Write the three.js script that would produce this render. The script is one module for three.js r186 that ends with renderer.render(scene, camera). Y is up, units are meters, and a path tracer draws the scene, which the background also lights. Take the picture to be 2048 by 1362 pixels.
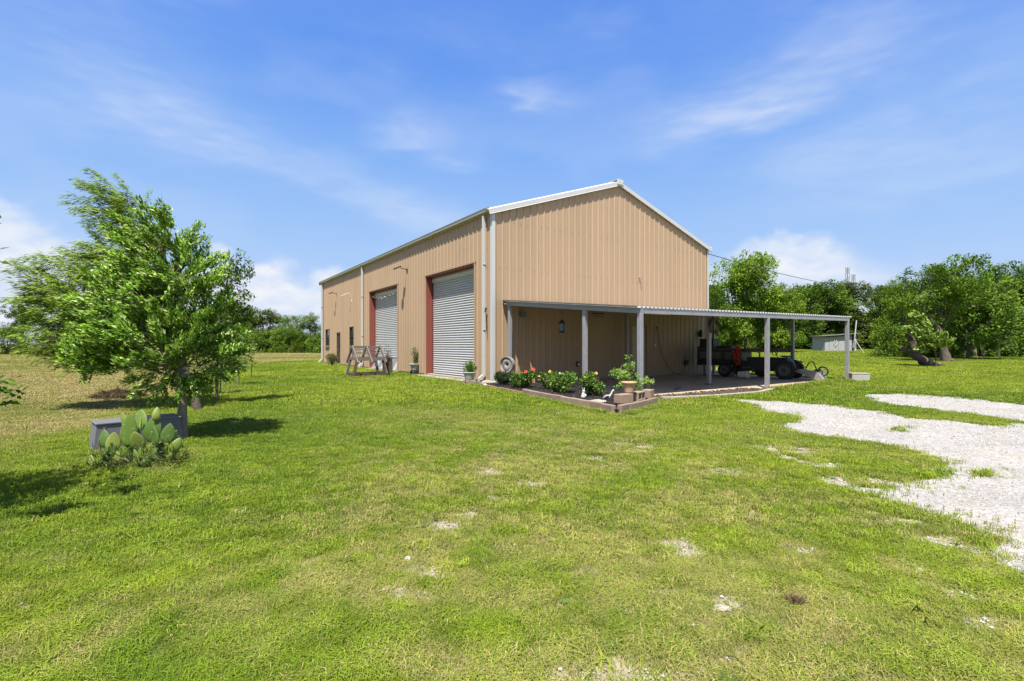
import * as THREE from 'three';
import { mergeGeometries } from 'three/addons/utils/BufferGeometryUtils.js';
import { RoundedBoxGeometry } from 'three/addons/geometries/RoundedBoxGeometry.js';

// ------------------------------------------------------------------ camera, sky, sun, exposure
const scene = new THREE.Scene();
const EYE = 1.36, FPX = 994, HZ = 690;               // eye height (m); focal length and horizon row of a 2048 x 1362 frame
const camera = new THREE.PerspectiveCamera(2 * Math.atan(681 / FPX) * 180 / Math.PI, 2048 / 1362, 0.1, 3000);
camera.position.set(0, EYE, 0);
camera.lookAt(0, EYE, -10);
camera.setViewOffset(2048, 1362, 0, 681 - HZ, 2048, 1362);   // rising front: verticals stay vertical
const renderer = new THREE.WebGLRenderer({ antialias: true });
renderer.toneMapping = THREE.LinearToneMapping;
const EXPO = 2.22;
renderer.toneMappingExposure = EXPO;
renderer.shadowMap.enabled = true;
const SUN = new THREE.Vector3(-0.10, 1, 0.48).normalize();
const sun = new THREE.DirectionalLight(new THREE.Color(1, 0.955, 0.88), 4.6);
sun.position.copy(SUN).multiplyScalar(120); sun.name = 'sun';
sun.castShadow = true; sun.shadow.radius = 1; sun.shadow.mapSize.set(4096, 4096);
Object.assign(sun.shadow.camera, { left: -60, right: 60, top: 60, bottom: -60, near: 1, far: 260 });
sun.target.position.set(0, 0, -20); scene.add(sun, sun.target);
sun.position.add(sun.target.position);

// ------------------------------------------------------------------ numbers
function rng(seed) { let a = seed >>> 0; return () => { a = (a + 0x6D2B79F5) | 0; let t = Math.imul(a ^ (a >>> 15), 1 | a); t = (t + Math.imul(t ^ (t >>> 7), 61 | t)) ^ t; return ((t ^ (t >>> 14)) >>> 0) / 4294967296; }; }
const HT = new Float32Array(65536); { const r = rng(77); for (let i = 0; i < 65536; i++) HT[i] = r(); }
const hsh = (x, y) => HT[((x & 255) + ((y & 255) << 8))];
function vn(x, y) {
  const ix = Math.floor(x), iy = Math.floor(y), fx = x - ix, fy = y - iy, u = fx * fx * (3 - 2 * fx), v = fy * fy * (3 - 2 * fy);
  const a = hsh(ix, iy), b = hsh(ix + 1, iy), c = hsh(ix, iy + 1), d = hsh(ix + 1, iy + 1);
  return a + (b - a) * u + (c - a) * v + (a - b - c + d) * u * v;
}
function fbm(x, y, n = 4) { let s = 0, a = 0.5, t = 0; for (let i = 0; i < n; i++) { s += a * vn(x, y); t += a; x = x * 2.03 + 17.3; y = y * 2.03 + 5.7; a *= 0.5; } return s / t; }
const clamp = (x, a = 0, b = 1) => Math.min(b, Math.max(a, x));
const sst = (x, a, b) => { const t = clamp((x - a) / (b - a)); return t * t * (3 - 2 * t); };
const lerp = (a, b, t) => a + (b - a) * t;
const mixc = (a, b, t) => [lerp(a[0], b[0], t), lerp(a[1], b[1], t), lerp(a[2], b[2], t)];
const toS = (c) => Math.round(255 * clamp(c <= 0.0031308 ? c * 12.92 : 1.055 * Math.pow(c, 1 / 2.4) - 0.055));
const V = (x, y, z) => new THREE.Vector3(x, y, z);

// ------------------------------------------------------------------ sky: blue air, thin cirrus, low cumulus
{
  const W = 3072, H = 1536, data = new Float32Array(W * H * 4);
  const stops = [[0, [0.60, 0.715, 0.95]], [5, [0.50, 0.66, 0.95]], [11, [0.375, 0.585, 0.945]], [20, [0.235, 0.455, 0.92]], [29, [0.13, 0.325, 0.86]], [37, [0.095, 0.27, 0.81]], [60, [0.075, 0.22, 0.72]], [90, [0.065, 0.20, 0.68]]];
  const air = (e) => { for (let i = 1; i < stops.length; i++) if (e <= stops[i][0]) return mixc(stops[i - 1][1], stops[i][1], (e - stops[i - 1][0]) / (stops[i][0] - stops[i - 1][0])); return stops[7][1]; };
  // wisps of cirrus: azimuth, elevation, half length, half width (degrees), tilt, strength; the same kind goes on all round
  const wisps = [[-38, 20, 7, 2.2, -0.1, 0.75], [-31, 19, 5, 1.6, -0.05, 0.5], [-15, 15, 14, 1.0, -0.3, 0.5], [-5, 12, 12, 1.2, -0.26, 0.45], [-11.5, 22, 4.2, 0.9, 0.03, 0.8], [-6.5, 19.6, 3, 0.7, 0, 0.55], [2.2, 26.4, 4.0, 0.8, 0, 0.95], [22, 22.2, 6, 1.3, 0.04, 0.85], [29, 23.2, 7, 1.4, 0.16, 0.55], [34, 25.5, 12, 3, 0.24, 0.42], [39, 17, 14, 2.4, 0.22, 0.4], [43, 14.2, 9, 1.2, 0.05, 0.42], [33, 17.5, 9, 0.9, 0.02, 0.28], [-40, 29, 14, 3.4, 0.3, 0.3], [33, 35, 16, 4, 0.15, 0.26], [-3, 31, 14, 1.6, -0.1, 0.2]];
  const r = rng(5); for (let a = 62; a < 300; a += 9) wisps.push([a > 180 ? a - 360 : a, 11 + r() * 24, 7 + r() * 8, 0.9 + r() * 2, (r() - 0.5) * 0.5, 0.25 + r() * 0.35]);
  for (let i = 0; i < 26; i++) wisps.push([r() * 360 - 180, 42 + r() * 34, 12 + r() * 14, 2 + r() * 2, (r() - 0.5) * 0.6, 0.2 + r() * 0.25]);
  // low cumulus: azimuth, elevation of the base, half width, height
  const heaps = [[-46, 7.2, 7, 4.6], [-31, 3.5, 7, 5.5], [-25.5, 5, 5, 4.6], [-20.3, 5.2, 4.2, 3.8], [28.5, 7.4, 8, 4.2], [29, 2.5, 12, 5], [-43, 1.5, 12, 3.5]];
  for (let a = 58; a < 305; a += 13) heaps.push([(a > 180 ? a - 360 : a) + r() * 5, 3 + r() * 4, 5 + r() * 4, 3 + r() * 4]);
  const near = (x) => { while (x > 180) x -= 360; while (x < -180) x += 360; return x; };
  for (let row = 0; row < H; row++) {
    const el = ((row + 0.5) / H - 0.5) * 180;
    const W_ = wisps.filter((w) => Math.abs(el - w[1]) < 12), H_ = heaps.filter((h) => el < h[1] + h[3] * 1.6 + 2);
    for (let col = 0; col < W; col++) {
      const k = (row * W + col) * 4; data[k + 3] = 1;
      if (el < 0) { data[k] = 0.16 / EXPO; data[k + 1] = 0.2 / EXPO; data[k + 2] = 0.08 / EXPO; continue; }
      const az = near(((col + 0.5) / W) * 360 - 180 + 90);
      let c = air(el), ci = 0;
      const n1 = fbm(az * 0.14 + 40, el * 0.6 + 3, 4), n2 = fbm(az * 0.5 + el * 0.3, el * 2.2 + 9, 4);
      for (const w of W_) {
        const dx = near(az - w[0]), e = w[1] + w[4] * dx + (n1 - 0.5) * 3.2, dy = el - e;
        if (Math.abs(dx) > w[2] * 2.2) continue;
        const soft = dy > 0 ? w[3] * 2.3 : w[3] * 0.95;
        ci += w[5] * Math.exp(-(dx * dx) / (w[2] * w[2]) - (dy * dy) / (soft * soft)) * (0.14 + 0.30 * n2);
      }
      ci += 0.10 * sst(fbm(az * 0.09 + 7, el * 0.22 + 1, 4), 0.45, 0.8) * sst(el, 4, 14);
      c = mixc(c, [0.80, 0.86, 0.97], clamp(ci, 0, 0.8));
      let cu = 0;
      const m1 = fbm(az * 0.3 + 11, el * 0.42 + 2, 5);
      for (const h of H_) {
        const dx = near(az - h[0]) / h[2]; if (Math.abs(dx) > 1.8) continue;
        const top = h[1] + h[3] * Math.exp(-dx * dx * 1.3) * (0.45 + 1.15 * m1), under = sst(el, h[1] - h[3] * 0.9 - 1.2, h[1] + 0.6);
        cu = Math.max(cu, sst(top - el + (m1 - 0.5) * 0.8, -0.2, 2.6) * (0.3 + 0.7 * under) * Math.exp(-dx * dx * 0.55));
      }
      const body = fbm(az * 0.7 + 3, el * 1.3 + 30, 4);
      c = mixc(c, [0.86 + 0.1 * body, 0.89 + 0.07 * body, 0.965], clamp(cu * (0.4 + 0.6 * body), 0, 0.88));
      // unseen glow round the sun behind the camera, added to lift the shade
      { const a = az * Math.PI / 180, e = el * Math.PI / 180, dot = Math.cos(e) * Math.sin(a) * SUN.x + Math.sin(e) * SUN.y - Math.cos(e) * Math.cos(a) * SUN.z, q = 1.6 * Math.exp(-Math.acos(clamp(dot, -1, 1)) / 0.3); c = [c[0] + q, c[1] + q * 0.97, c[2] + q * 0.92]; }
      data[k] = c[0] / EXPO; data[k + 1] = c[1] / EXPO; data[k + 2] = c[2] / EXPO;
    }
  }
  const t = new THREE.DataTexture(data, W, H, THREE.RGBAFormat, THREE.FloatType);
  t.mapping = THREE.EquirectangularReflectionMapping; t.magFilter = THREE.LinearFilter; t.minFilter = THREE.LinearFilter; t.needsUpdate = true;
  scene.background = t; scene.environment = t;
}

// ------------------------------------------------------------------ shapes and tags
const taken = {};
const numbered = (n) => { const k = taken[n] = (taken[n] ?? -1) + 1; return k ? n + '_' + String(k).padStart(3, '0') : n; };
function tag(o, label, category, group, kind) { if (label) o.userData.label = label; if (category) o.userData.category = category; if (group) o.userData.group = group; if (kind) o.userData.kind = kind; return o; }
function metric(g) {                                     // uv in metres, by the way each face points
  const p = g.attributes.position, n = g.attributes.normal, uv = new Float32Array(p.count * 2);
  for (let i = 0; i < p.count; i++) {
    const ax = Math.abs(n.getX(i)), ay = Math.abs(n.getY(i)), az = Math.abs(n.getZ(i));
    if (ay >= ax && ay >= az) { uv[2 * i] = p.getX(i); uv[2 * i + 1] = p.getZ(i); } else if (ax >= az) { uv[2 * i] = p.getZ(i); uv[2 * i + 1] = p.getY(i); } else { uv[2 * i] = p.getX(i); uv[2 * i + 1] = p.getY(i); }
  }
  g.setAttribute('uv', new THREE.BufferAttribute(uv, 2)); return g;
}
const flat = (g) => { const a = g.index ? g.toNonIndexed() : g; for (const k of Object.keys(a.attributes)) if (!['position', 'normal', 'uv'].includes(k)) a.deleteAttribute(k); if (!a.attributes.uv) a.setAttribute('uv', new THREE.BufferAttribute(new Float32Array(a.attributes.position.count * 2), 2)); return a; };
const merge = (l) => (l.length === 1 ? l[0] : mergeGeometries(l.map(flat)));
function thing(name, label, category, [x, y, z] = [0, 0, 0], turn = 0, group) { const o = new THREE.Group(); o.name = numbered(name); o.position.set(x, y, z); o.rotation.y = turn; scene.add(o); return tag(o, label, category, group); }
function part(name, geos, mat, parent = scene, label) {
  const g = merge(Array.isArray(geos) ? geos : [geos]); if (!g.userData.keepUV) metric(g);
  const m = new THREE.Mesh(g, mat); m.name = parent === scene ? numbered(name) : name; m.castShadow = m.receiveShadow = true; parent.add(m); if (label) m.userData.label = label; return m;
}
const put = (g, x = 0, y = 0, z = 0, rx = 0, ry = 0, rz = 0) => g.applyMatrix4(new THREE.Matrix4().compose(V(x, y, z), new THREE.Quaternion().setFromEuler(new THREE.Euler(rx, ry, rz)), V(1, 1, 1)));
const box = (w, h, d, x, y, z, rx, ry, rz) => put(new THREE.BoxGeometry(w, h, d), x, y, z, rx, ry, rz);
const rbox = (w, h, d, r, x, y, z, rx, ry, rz) => put(new RoundedBoxGeometry(w, h, d, 2, r), x, y, z, rx, ry, rz);
const cyl = (rt, rb, h, x, y, z, rx, ry, rz, s = 16, open = false) => put(new THREE.CylinderGeometry(rt, rb, h, s, 1, open), x, y, z, rx, ry, rz);
const ring = (R, r, x, y, z, rx, ry, rz, a = 8, b = 24) => put(new THREE.TorusGeometry(R, r, a, b), x, y, z, rx, ry, rz);
const lathe = (pts, s = 20) => new THREE.LatheGeometry(pts.map((p) => new THREE.Vector2(p[0], p[1])), s);
function bar(a, b, w, h = w, over = 0) {                 // a square bar between two points; its height axis stays near vertical
  const A = V(...a), B = V(...b), d = B.clone().sub(A), L = d.length() + over, q = new THREE.Matrix4(), z = d.normalize(), up = Math.abs(z.y) > 0.97 ? V(1, 0, 0) : V(0, 1, 0), x = up.clone().cross(z).normalize(), y = z.clone().cross(x);
  q.makeBasis(x, y, z).setPosition(A.add(B).multiplyScalar(0.5)); return new THREE.BoxGeometry(w, h, L).applyMatrix4(q);
}
function tube(pts, rad, seg = 6) {                       // tapered tube through points
  const P = pts.map((p) => (p.isVector3 ? p : V(...p))), n = P.length, pos = [], idx = [];
  let u = null;
  for (let i = 0; i < n; i++) {
    const t = P[Math.min(n - 1, i + 1)].clone().sub(P[Math.max(0, i - 1)]).normalize();
    if (!u) u = Math.abs(t.y) > 0.9 ? V(1, 0, 0) : V(0, 1, 0);
    u = u.addScaledVector(t, -u.dot(t)).normalize(); const v = t.clone().cross(u);
    const r = typeof rad === 'number' ? rad : rad[Math.min(i, rad.length - 1)];
    for (let k = 0; k < seg; k++) { const a = (k / seg) * Math.PI * 2, q = P[i].clone().addScaledVector(u, Math.cos(a) * r).addScaledVector(v, Math.sin(a) * r); pos.push(q.x, q.y, q.z); }
  }
  for (let i = 0; i < n - 1; i++) for (let k = 0; k < seg; k++) { const a = i * seg + k, b = i * seg + ((k + 1) % seg); idx.push(a, b, a + seg, b, b + seg, a + seg); }
  const c0 = pos.length / 3; pos.push(P[0].x, P[0].y, P[0].z, P[n - 1].x, P[n - 1].y, P[n - 1].z);
  for (let k = 0; k < seg; k++) { idx.push(c0, (k + 1) % seg, k, c0 + 1, (n - 1) * seg + k, (n - 1) * seg + ((k + 1) % seg)); }
  const g = new THREE.BufferGeometry(); g.setAttribute('position', new THREE.Float32BufferAttribute(pos, 3)); g.setIndex(idx); g.computeVertexNormals(); return g;
}
function rough(g, amt, f = 3) {                          // bark and broken wood: push points in and out along their normals
  const p = g.attributes.position, n = g.attributes.normal;
  for (let i = 0; i < p.count; i++) { const x = p.getX(i), y = p.getY(i), z = p.getZ(i), k = amt * ((vn(x * f + y * 0.7 + 9, z * f + y * 1.3) - 0.5) * 1.6 + (vn(x * f * 3.1 + y, z * f * 3.1 - y * 2) - 0.5)); p.setXYZ(i, x + n.getX(i) * k, y + n.getY(i) * k, z + n.getZ(i) * k); }
  g.computeVertexNormals(); return g;
}
const dense = (pts, rad, n) => { const c = new THREE.CatmullRomCurve3(pts.map((p) => V(...p))), P = c.getPoints(n), R = P.map((_, i) => { const t = i / n * (rad.length - 1), k = Math.min(rad.length - 2, Math.floor(t)); return lerp(rad[k], rad[k + 1], t - k); }); return [P, R]; };
function prism(profile, a, b, side, up) {                // closed outline (s, u) swept straight from a to b
  const A = V(...a), B = V(...b), S = V(...side), U = V(...up), pos = [], n = profile.length;
  const P = (o, p) => o.clone().addScaledVector(S, p[0]).addScaledVector(U, p[1]);
  const quad = (p, q, r, s) => { for (const v of [p, q, r, p, r, s]) pos.push(v.x, v.y, v.z); };
  for (let i = 0; i < n; i++) quad(P(A, profile[i]), P(B, profile[i]), P(B, profile[(i + 1) % n]), P(A, profile[(i + 1) % n]));
  const tri = THREE.ShapeUtils.triangulateShape(profile.map((p) => new THREE.Vector2(p[0], p[1])), []);
  for (const t of tri) { for (const k of t) { const v = P(A, profile[k]); pos.push(v.x, v.y, v.z); } for (const k of [t[2], t[1], t[0]]) { const v = P(B, profile[k]); pos.push(v.x, v.y, v.z); } }
  const g = new THREE.BufferGeometry(); g.setAttribute('position', new THREE.Float32BufferAttribute(pos, 3)); g.computeVertexNormals(); return g;
}

// ------------------------------------------------------------------ textures and materials
function tex(w, h, fn, srgb = true, repX = 1, repY = 1) {
  const d = new Uint8Array(w * h * 4);
  for (let y = 0; y < h; y++) for (let x = 0; x < w; x++) { const c = fn(x / w, y / h, x, y), k = (y * w + x) * 4; if (srgb) { d[k] = toS(c[0]); d[k + 1] = toS(c[1]); d[k + 2] = toS(c[2]); } else { const v = Math.round(255 * clamp(Array.isArray(c) ? c[0] : c)); d[k] = d[k + 1] = d[k + 2] = v; } d[k + 3] = 255; }
  const t = new THREE.DataTexture(d, w, h); t.wrapS = t.wrapT = THREE.RepeatWrapping; t.magFilter = THREE.LinearFilter; t.minFilter = THREE.LinearMipmapLinearFilter; t.generateMipmaps = true; if (srgb) t.colorSpace = THREE.SRGBColorSpace; t.repeat.set(repX, repY); t.needsUpdate = true; return t;
}
const tn = (u, v, f, n = 4) => {                        // noise that tiles over 0..1
  let s = 0, a = 0.5, T = 0;
  for (let o = 0; o < n; o++) { const P = Math.round(f * 2 ** o), x = u * P, y = v * P, ix = Math.floor(x), iy = Math.floor(y), fx = x - ix, fy = y - iy, p = fx * fx * (3 - 2 * fx), q = fy * fy * (3 - 2 * fy), h = (i, j) => hsh(((i % P) + P) % P + o * 37, ((j % P) + P) % P + o * 71); s += a * lerp(lerp(h(ix, iy), h(ix + 1, iy), p), lerp(h(ix, iy + 1), h(ix + 1, iy + 1), p), q); T += a; a *= 0.55; }
  return s / T;
};
const C = (r, g, b) => new THREE.Color().setRGB(r, g, b);
const std = (r, g, b, rough = 0.7, o = {}) => new THREE.MeshStandardMaterial({ color: C(r, g, b), roughness: rough, ...o });
const grainT = tex(512, 512, (u, v) => { const n = tn(u, v, 8, 5), f = tn(u, v, 64, 2), k = 0.72 + 0.4 * n + 0.16 * (f - 0.5); return [k, k, k]; }, true, 0.8, 0.8);
const grainB = tex(512, 512, (u, v) => tn(u, v, 40, 4), false, 0.8, 0.8);
const dirtT = tex(512, 512, (u, v) => { const n = tn(u, v, 5, 5), k = 0.93 + 0.085 * n + 0.03 * (tn(u, v, 90, 2) - 0.5); return [k, k * 0.995, k * 0.985]; }, true, 0.45, 0.21);
const woodT = tex(256, 512, (u, v) => { const n = tn(u, v * 0.5, 3, 3), g = tn(u * 1, v * 1, 40, 1), s = tn((u * 7) % 1, v * 0.12 + n * 0.05, 24, 3), k = 0.55 + 0.5 * s + 0.14 * (g - 0.5); return [k, k * 0.98, k * 0.95]; }, true, 1, 0.5);
const zincT = tex(512, 512, (u, v) => { const n = tn(u, v, 26, 2), b = tn(u, v, 4, 4), k = 0.7 + 0.28 * b + 0.22 * (n - 0.5); return [k, k, k * 1.01]; }, true, 1.2, 1.2);
const rustT = tex(512, 512, (u, v) => { const n = sst(tn(u, v, 6, 5), 0.52, 0.72), k = 0.8 + 0.3 * tn(u, v, 30, 3); return mixc([k, k, k], [0.75, 0.34, 0.14], n * 0.55); }, true, 1, 1);
const M = {
  tan: [1, 0.972, 1.022].map((k) => std(0.345 * k, 0.236 * k, 0.142 * k, 0.55, { map: dirtT })),
  white: std(0.45, 0.445, 0.43, 0.45, { map: dirtT }), gutter: std(0.40, 0.385, 0.33, 0.5, { map: dirtT }),
  red: std(0.20, 0.045, 0.03, 0.6, { map: dirtT }), slat: std(0.46, 0.46, 0.455, 0.42, { map: dirtT, metalness: 0.15 }),
  dark: std(0.018, 0.016, 0.014, 0.6), bronze: std(0.035, 0.026, 0.02, 0.5), glass: new THREE.MeshPhysicalMaterial({ color: C(0.02, 0.025, 0.03), roughness: 0.06, specularIntensity: 1 }),
  concrete: std(0.34, 0.32, 0.285, 0.95, { map: grainT, bumpMap: grainB, bumpScale: 0.004 }), paver: [[0.25, 0.175, 0.12], [0.22, 0.155, 0.11], [0.27, 0.195, 0.14]].map((c) => std(...c, 0.95, { map: grainT, bumpMap: grainB, bumpScale: 0.004 })),
  zinc: std(0.31, 0.305, 0.315, 0.5, { map: zincT, metalness: 0.25 }), zincRoof: std(0.5, 0.495, 0.48, 0.45, { map: zincT, metalness: 0.1 }),
  oldWood: std(0.17, 0.148, 0.128, 0.95, { map: woodT }), brownWood: std(0.085, 0.055, 0.036, 0.95, { map: woodT }), board: std(0.30, 0.18, 0.10, 0.9, { map: woodT }),
  black: std(0.016, 0.016, 0.017, 0.55, { map: grainT }), rubber: std(0.022, 0.021, 0.02, 0.9), steel: std(0.09, 0.085, 0.08, 0.55, { map: rustT }), greySteel: std(0.22, 0.21, 0.195, 0.6, { map: rustT }), rag: std(0.50, 0.045, 0.02, 0.95),
  plastic: std(0.62, 0.58, 0.47, 0.5, { map: dirtT }), clay: std(0.42, 0.27, 0.165, 0.85, { map: dirtT }), urn: std(0.36, 0.37, 0.31, 0.85, { map: grainT }), greyBox: std(0.125, 0.12, 0.135, 0.75, { map: dirtT }),
  stone: std(0.32, 0.28, 0.225, 0.95, { map: grainT, bumpMap: grainB, bumpScale: 0.006 }), door: std(0.44, 0.39, 0.28, 0.6), bark: std(0.13, 0.10, 0.075, 0.95, { map: woodT, bumpMap: grainB, bumpScale: 0.01 }), paleBark: std(0.24, 0.20, 0.15, 0.95, { map: woodT, bumpMap: grainB, bumpScale: 0.006 }),
  twig: std(0.10, 0.075, 0.05, 0.95), shed: std(0.36, 0.355, 0.36, 0.8, { map: zincT }), shedRoof: std(0.10, 0.095, 0.09, 0.8), lamp: std(0.78, 0.76, 0.68, 0.5), bluegrey: std(0.10, 0.14, 0.16, 0.6), wire: std(0.05, 0.05, 0.055, 0.7), chrome: std(0.5, 0.5, 0.5, 0.3, { metalness: 0.9 }),
};
const leafy = (t = 0.35) => new THREE.MeshPhysicalMaterial({ vertexColors: true, roughness: 0.92, specularIntensity: 0.2, transmission: t, thickness: 0, side: THREE.DoubleSide });
const LEAF = leafy(0.22), GRASS = new THREE.MeshPhysicalMaterial({ color: C(1, 1, 1), roughness: 0.92, specularIntensity: 0.12, transmission: 0.3, thickness: 0, side: THREE.DoubleSide });

// ------------------------------------------------------------------ the lie of the land
const TH = Math.atan2(0.5576, 0.83), CX = -0.675, CZ = -17.2, SINT = Math.sin(TH), COST = Math.cos(TH);   // building frame: g along the gable wall, n out from it
const B = (g, n, y = 0) => [CX + COST * g + SINT * n, y, CZ - SINT * g + COST * n];
const inB = (x, z) => { const dx = x - CX, dz = z - CZ; return [COST * dx - SINT * dz, SINT * dx + COST * dz]; };
const ground = (x, z) => sst(x, 8, 24) * 0.0125 * Math.max(0, -z - 18);
const G = (px, py) => { const d = FPX * EYE / (py - HZ); return [(px - 1024) / FPX * d, -d]; };            // a spot on the lawn, from a survey of the photograph
const poly = (pts) => pts.map((p) => G(...p));
const DRIVE = [...poly([[1462, 798], [1570, 803], [1690, 814], [1770, 824], [1850, 838], [1960, 849], [2020, 844], [1960, 834], [1880, 822], [1800, 812], [1735, 800], [1728, 789], [1790, 787], [1880, 793], [2048, 809]]), [40, -15], [40, 1], [8, 1], [5.6, -0.4], [4.9, -1.6], ...poly([[2048, 1262], [1965, 1205], [1915, 1165], [1990, 1152], [1905, 1098], [1985, 1083], [1930, 1060], [1850, 1036], [1745, 1003], [1668, 972], [1745, 966], [1850, 955], [1880, 930], [1850, 912], [1800, 893], [1690, 882], [1592, 864], [1570, 846], [1578, 832], [1500, 815]])];
const BARE = [[1370, 1098, 34, 18], [1340, 1090, 20, 10], [820, 1182, 60, 14], [860, 1150, 40, 10], [880, 1050, 45, 8], [930, 1030, 25, 5], [1000, 1000, 26, 6], [1070, 970, 30, 6], [985, 945, 36, 6], [1060, 966, 26, 6], [1190, 921, 30, 5], [1225, 934, 30, 6], [1265, 903, 30, 4], [1440, 945, 55, 9], [1240, 888, 22, 3], [1290, 895, 24, 3], [1530, 898, 34, 6], [1575, 918, 30, 6], [1180, 1352, 90, 30], [1300, 1360, 90, 20], [1610, 1102, 28, 8], [1700, 960, 40, 6], [1470, 1210, 20, 8], [1780, 805, 50, 3], [1690, 905, 30, 4], [20, 1048, 40, 8], [1700, 962, 60, 9], [1640, 930, 45, 7], [1600, 905, 45, 6], [1880, 1085, 40, 12], [1800, 1042, 45, 9], [1900, 1190, 40, 14], [1960, 1240, 40, 14]].map(([x, y, w, h]) => { const c = G(x, y), r = G(x + w, y), u = G(x, y - h); return [c[0], c[1], Math.abs(r[0] - c[0]), Math.max(0.07, Math.abs(u[1] - c[1]))]; });
const DRY = [[1000, 990, 260, 60], [1300, 1050, 330, 80], [1100, 920, 240, 40], [600, 1250, 400, 120], [1400, 1200, 380, 110], [350, 1290, 300, 60], [760, 930, 120, 24], [1690, 1250, 250, 70], [270, 935, 110, 16], [820, 1120, 200, 40]].map(([x, y, w, h]) => { const c = G(x, y), r = G(x + w, y), u = G(x, y - h); return [c[0], c[1], Math.abs(r[0] - c[0]), Math.max(0.1, Math.abs(u[1] - c[1]))]; });
const FIELD = [[-4.4, 3], [-5.2, -4], [-5.9, -6.76], [-7.0, -9.66], [-8.4, -13.5], [-13.5, -23], [-19.2, -36.5], [-16.5, -48], [60, -95], [400, -260], [400, -600], [-600, -600], [-600, 60], [-4.5, 60]];
function sdPoly(p, x, z) {                              // signed distance, positive inside
  let d = 1e9, s = -1;
  for (let i = 0, j = p.length - 1; i < p.length; j = i++) {
    const ex = p[j][0] - p[i][0], ez = p[j][1] - p[i][1], wx = x - p[i][0], wz = z - p[i][1], t = clamp((wx * ex + wz * ez) / (ex * ex + ez * ez)), bx = wx - ex * t, bz = wz - ez * t;
    d = Math.min(d, bx * bx + bz * bz);
    if ((p[i][1] > z) !== (p[j][1] > z) && x < ((p[j][0] - p[i][0]) * (z - p[i][1])) / (p[j][1] - p[i][1]) + p[i][0]) s = -s;
  }
  return s * Math.sqrt(d);
}
const drive = (x, z) => (x < 3 || z < -19 ? -2 : sdPoly(DRIVE, x, z) + (fbm(x * 1.7 + 3, z * 1.7, 4) - 0.5) * 0.85 + (fbm(x * 8, z * 8, 2) - 0.5) * 0.35 - 0.02);
const blobs = (list, x, z) => { let m = 0; for (const [cx, cz, rx, rz] of list) { const a = (x - cx) / rx, b = (z - cz) / rz, q = a * a + b * b; if (q < 9) m = Math.max(m, Math.exp(-q * 0.75)); } return m; };
const bare = (x, z) => sst(0.95 * Math.sqrt(blobs(BARE, x, z)) + (fbm(x * 4 + 9, z * 4, 3) - 0.5) * 0.8 + (fbm(x * 17, z * 17, 2) - 0.5) * 0.75, 0.45, 0.98);
const worn = (x, z) => Math.exp(-(((x - 0.9) / 2.3) ** 2)) * (1 - sst(-z, 6.5, 10.5)) * 0.54 + Math.exp(-(((x + 2.6) / 1.6) ** 2)) * (1 - sst(-z, 2.4, 4.2)) * 0.25 + Math.exp(-(((x - 3.6) / 1.5) ** 2)) * (1 - sst(-z, 3, 6)) * 0.3;
const dry = (x, z) => { const d = -z; return clamp(sst(worn(x, z) + blobs(DRY, x, z) * 0.12 + 0.35 * Math.sqrt(blobs(BARE, x, z)) + (fbm(x * 0.9 + 31, z * 0.9, 3) - 0.5) * 0.9 + (fbm(x * 4.2 + 31, z * 4.2, 4) - 0.47) * 1.5, 0.10, 0.92) * (1 - 0.7 * sst(d, 8, 13)) + 0.35 * sst(fbm(x * 0.5, z * 0.5 + 70, 4), 0.58, 0.75)); };
const field = (x, z) => sst(sdPoly(FIELD, x, z) + (fbm(x * 0.35 + 8, z * 0.35, 4) - 0.5) * 3.2 + (vn(x * 2.3, z * 2.3) - 0.5) * 0.8, -0.5, 1.1);
const inBed = (x, z) => sdPoly(BED, x, z);
const EDGE_A = G(958, 772), EDGE_B = G(1235, 828), EDGE_C = G(1312, 809);
const BED = [EDGE_A, EDGE_B, EDGE_C, [B(0.7, 5.7)[0], B(0.7, 5.7)[2]], [B(0.75, 0.1)[0], B(0.75, 0.1)[2]], [B(-0.2, 0.1)[0], B(-0.2, 0.1)[2]]];
const PAD = [[0.2, 0.02], [0.2, 5.6], [0.9, 6.35], [2.5, 6.75], [5, 6.8], [7.5, 6.35], [10, 6.0], [12.3, 5.7], [12.6, 0.02]].map(([g, n]) => { const p = B(g, n); return [p[0], p[2]]; });
const inPad = (x, z) => sdPoly(PAD, x, z) + (fbm(x * 1.7, z * 1.7, 3) - 0.5) * 0.35;
const indoors = (x, z) => { const [g, n] = inB(x, z); return g > -0.12 && g < 12.4 && n > -24.6 && n < 0.1; };
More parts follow.
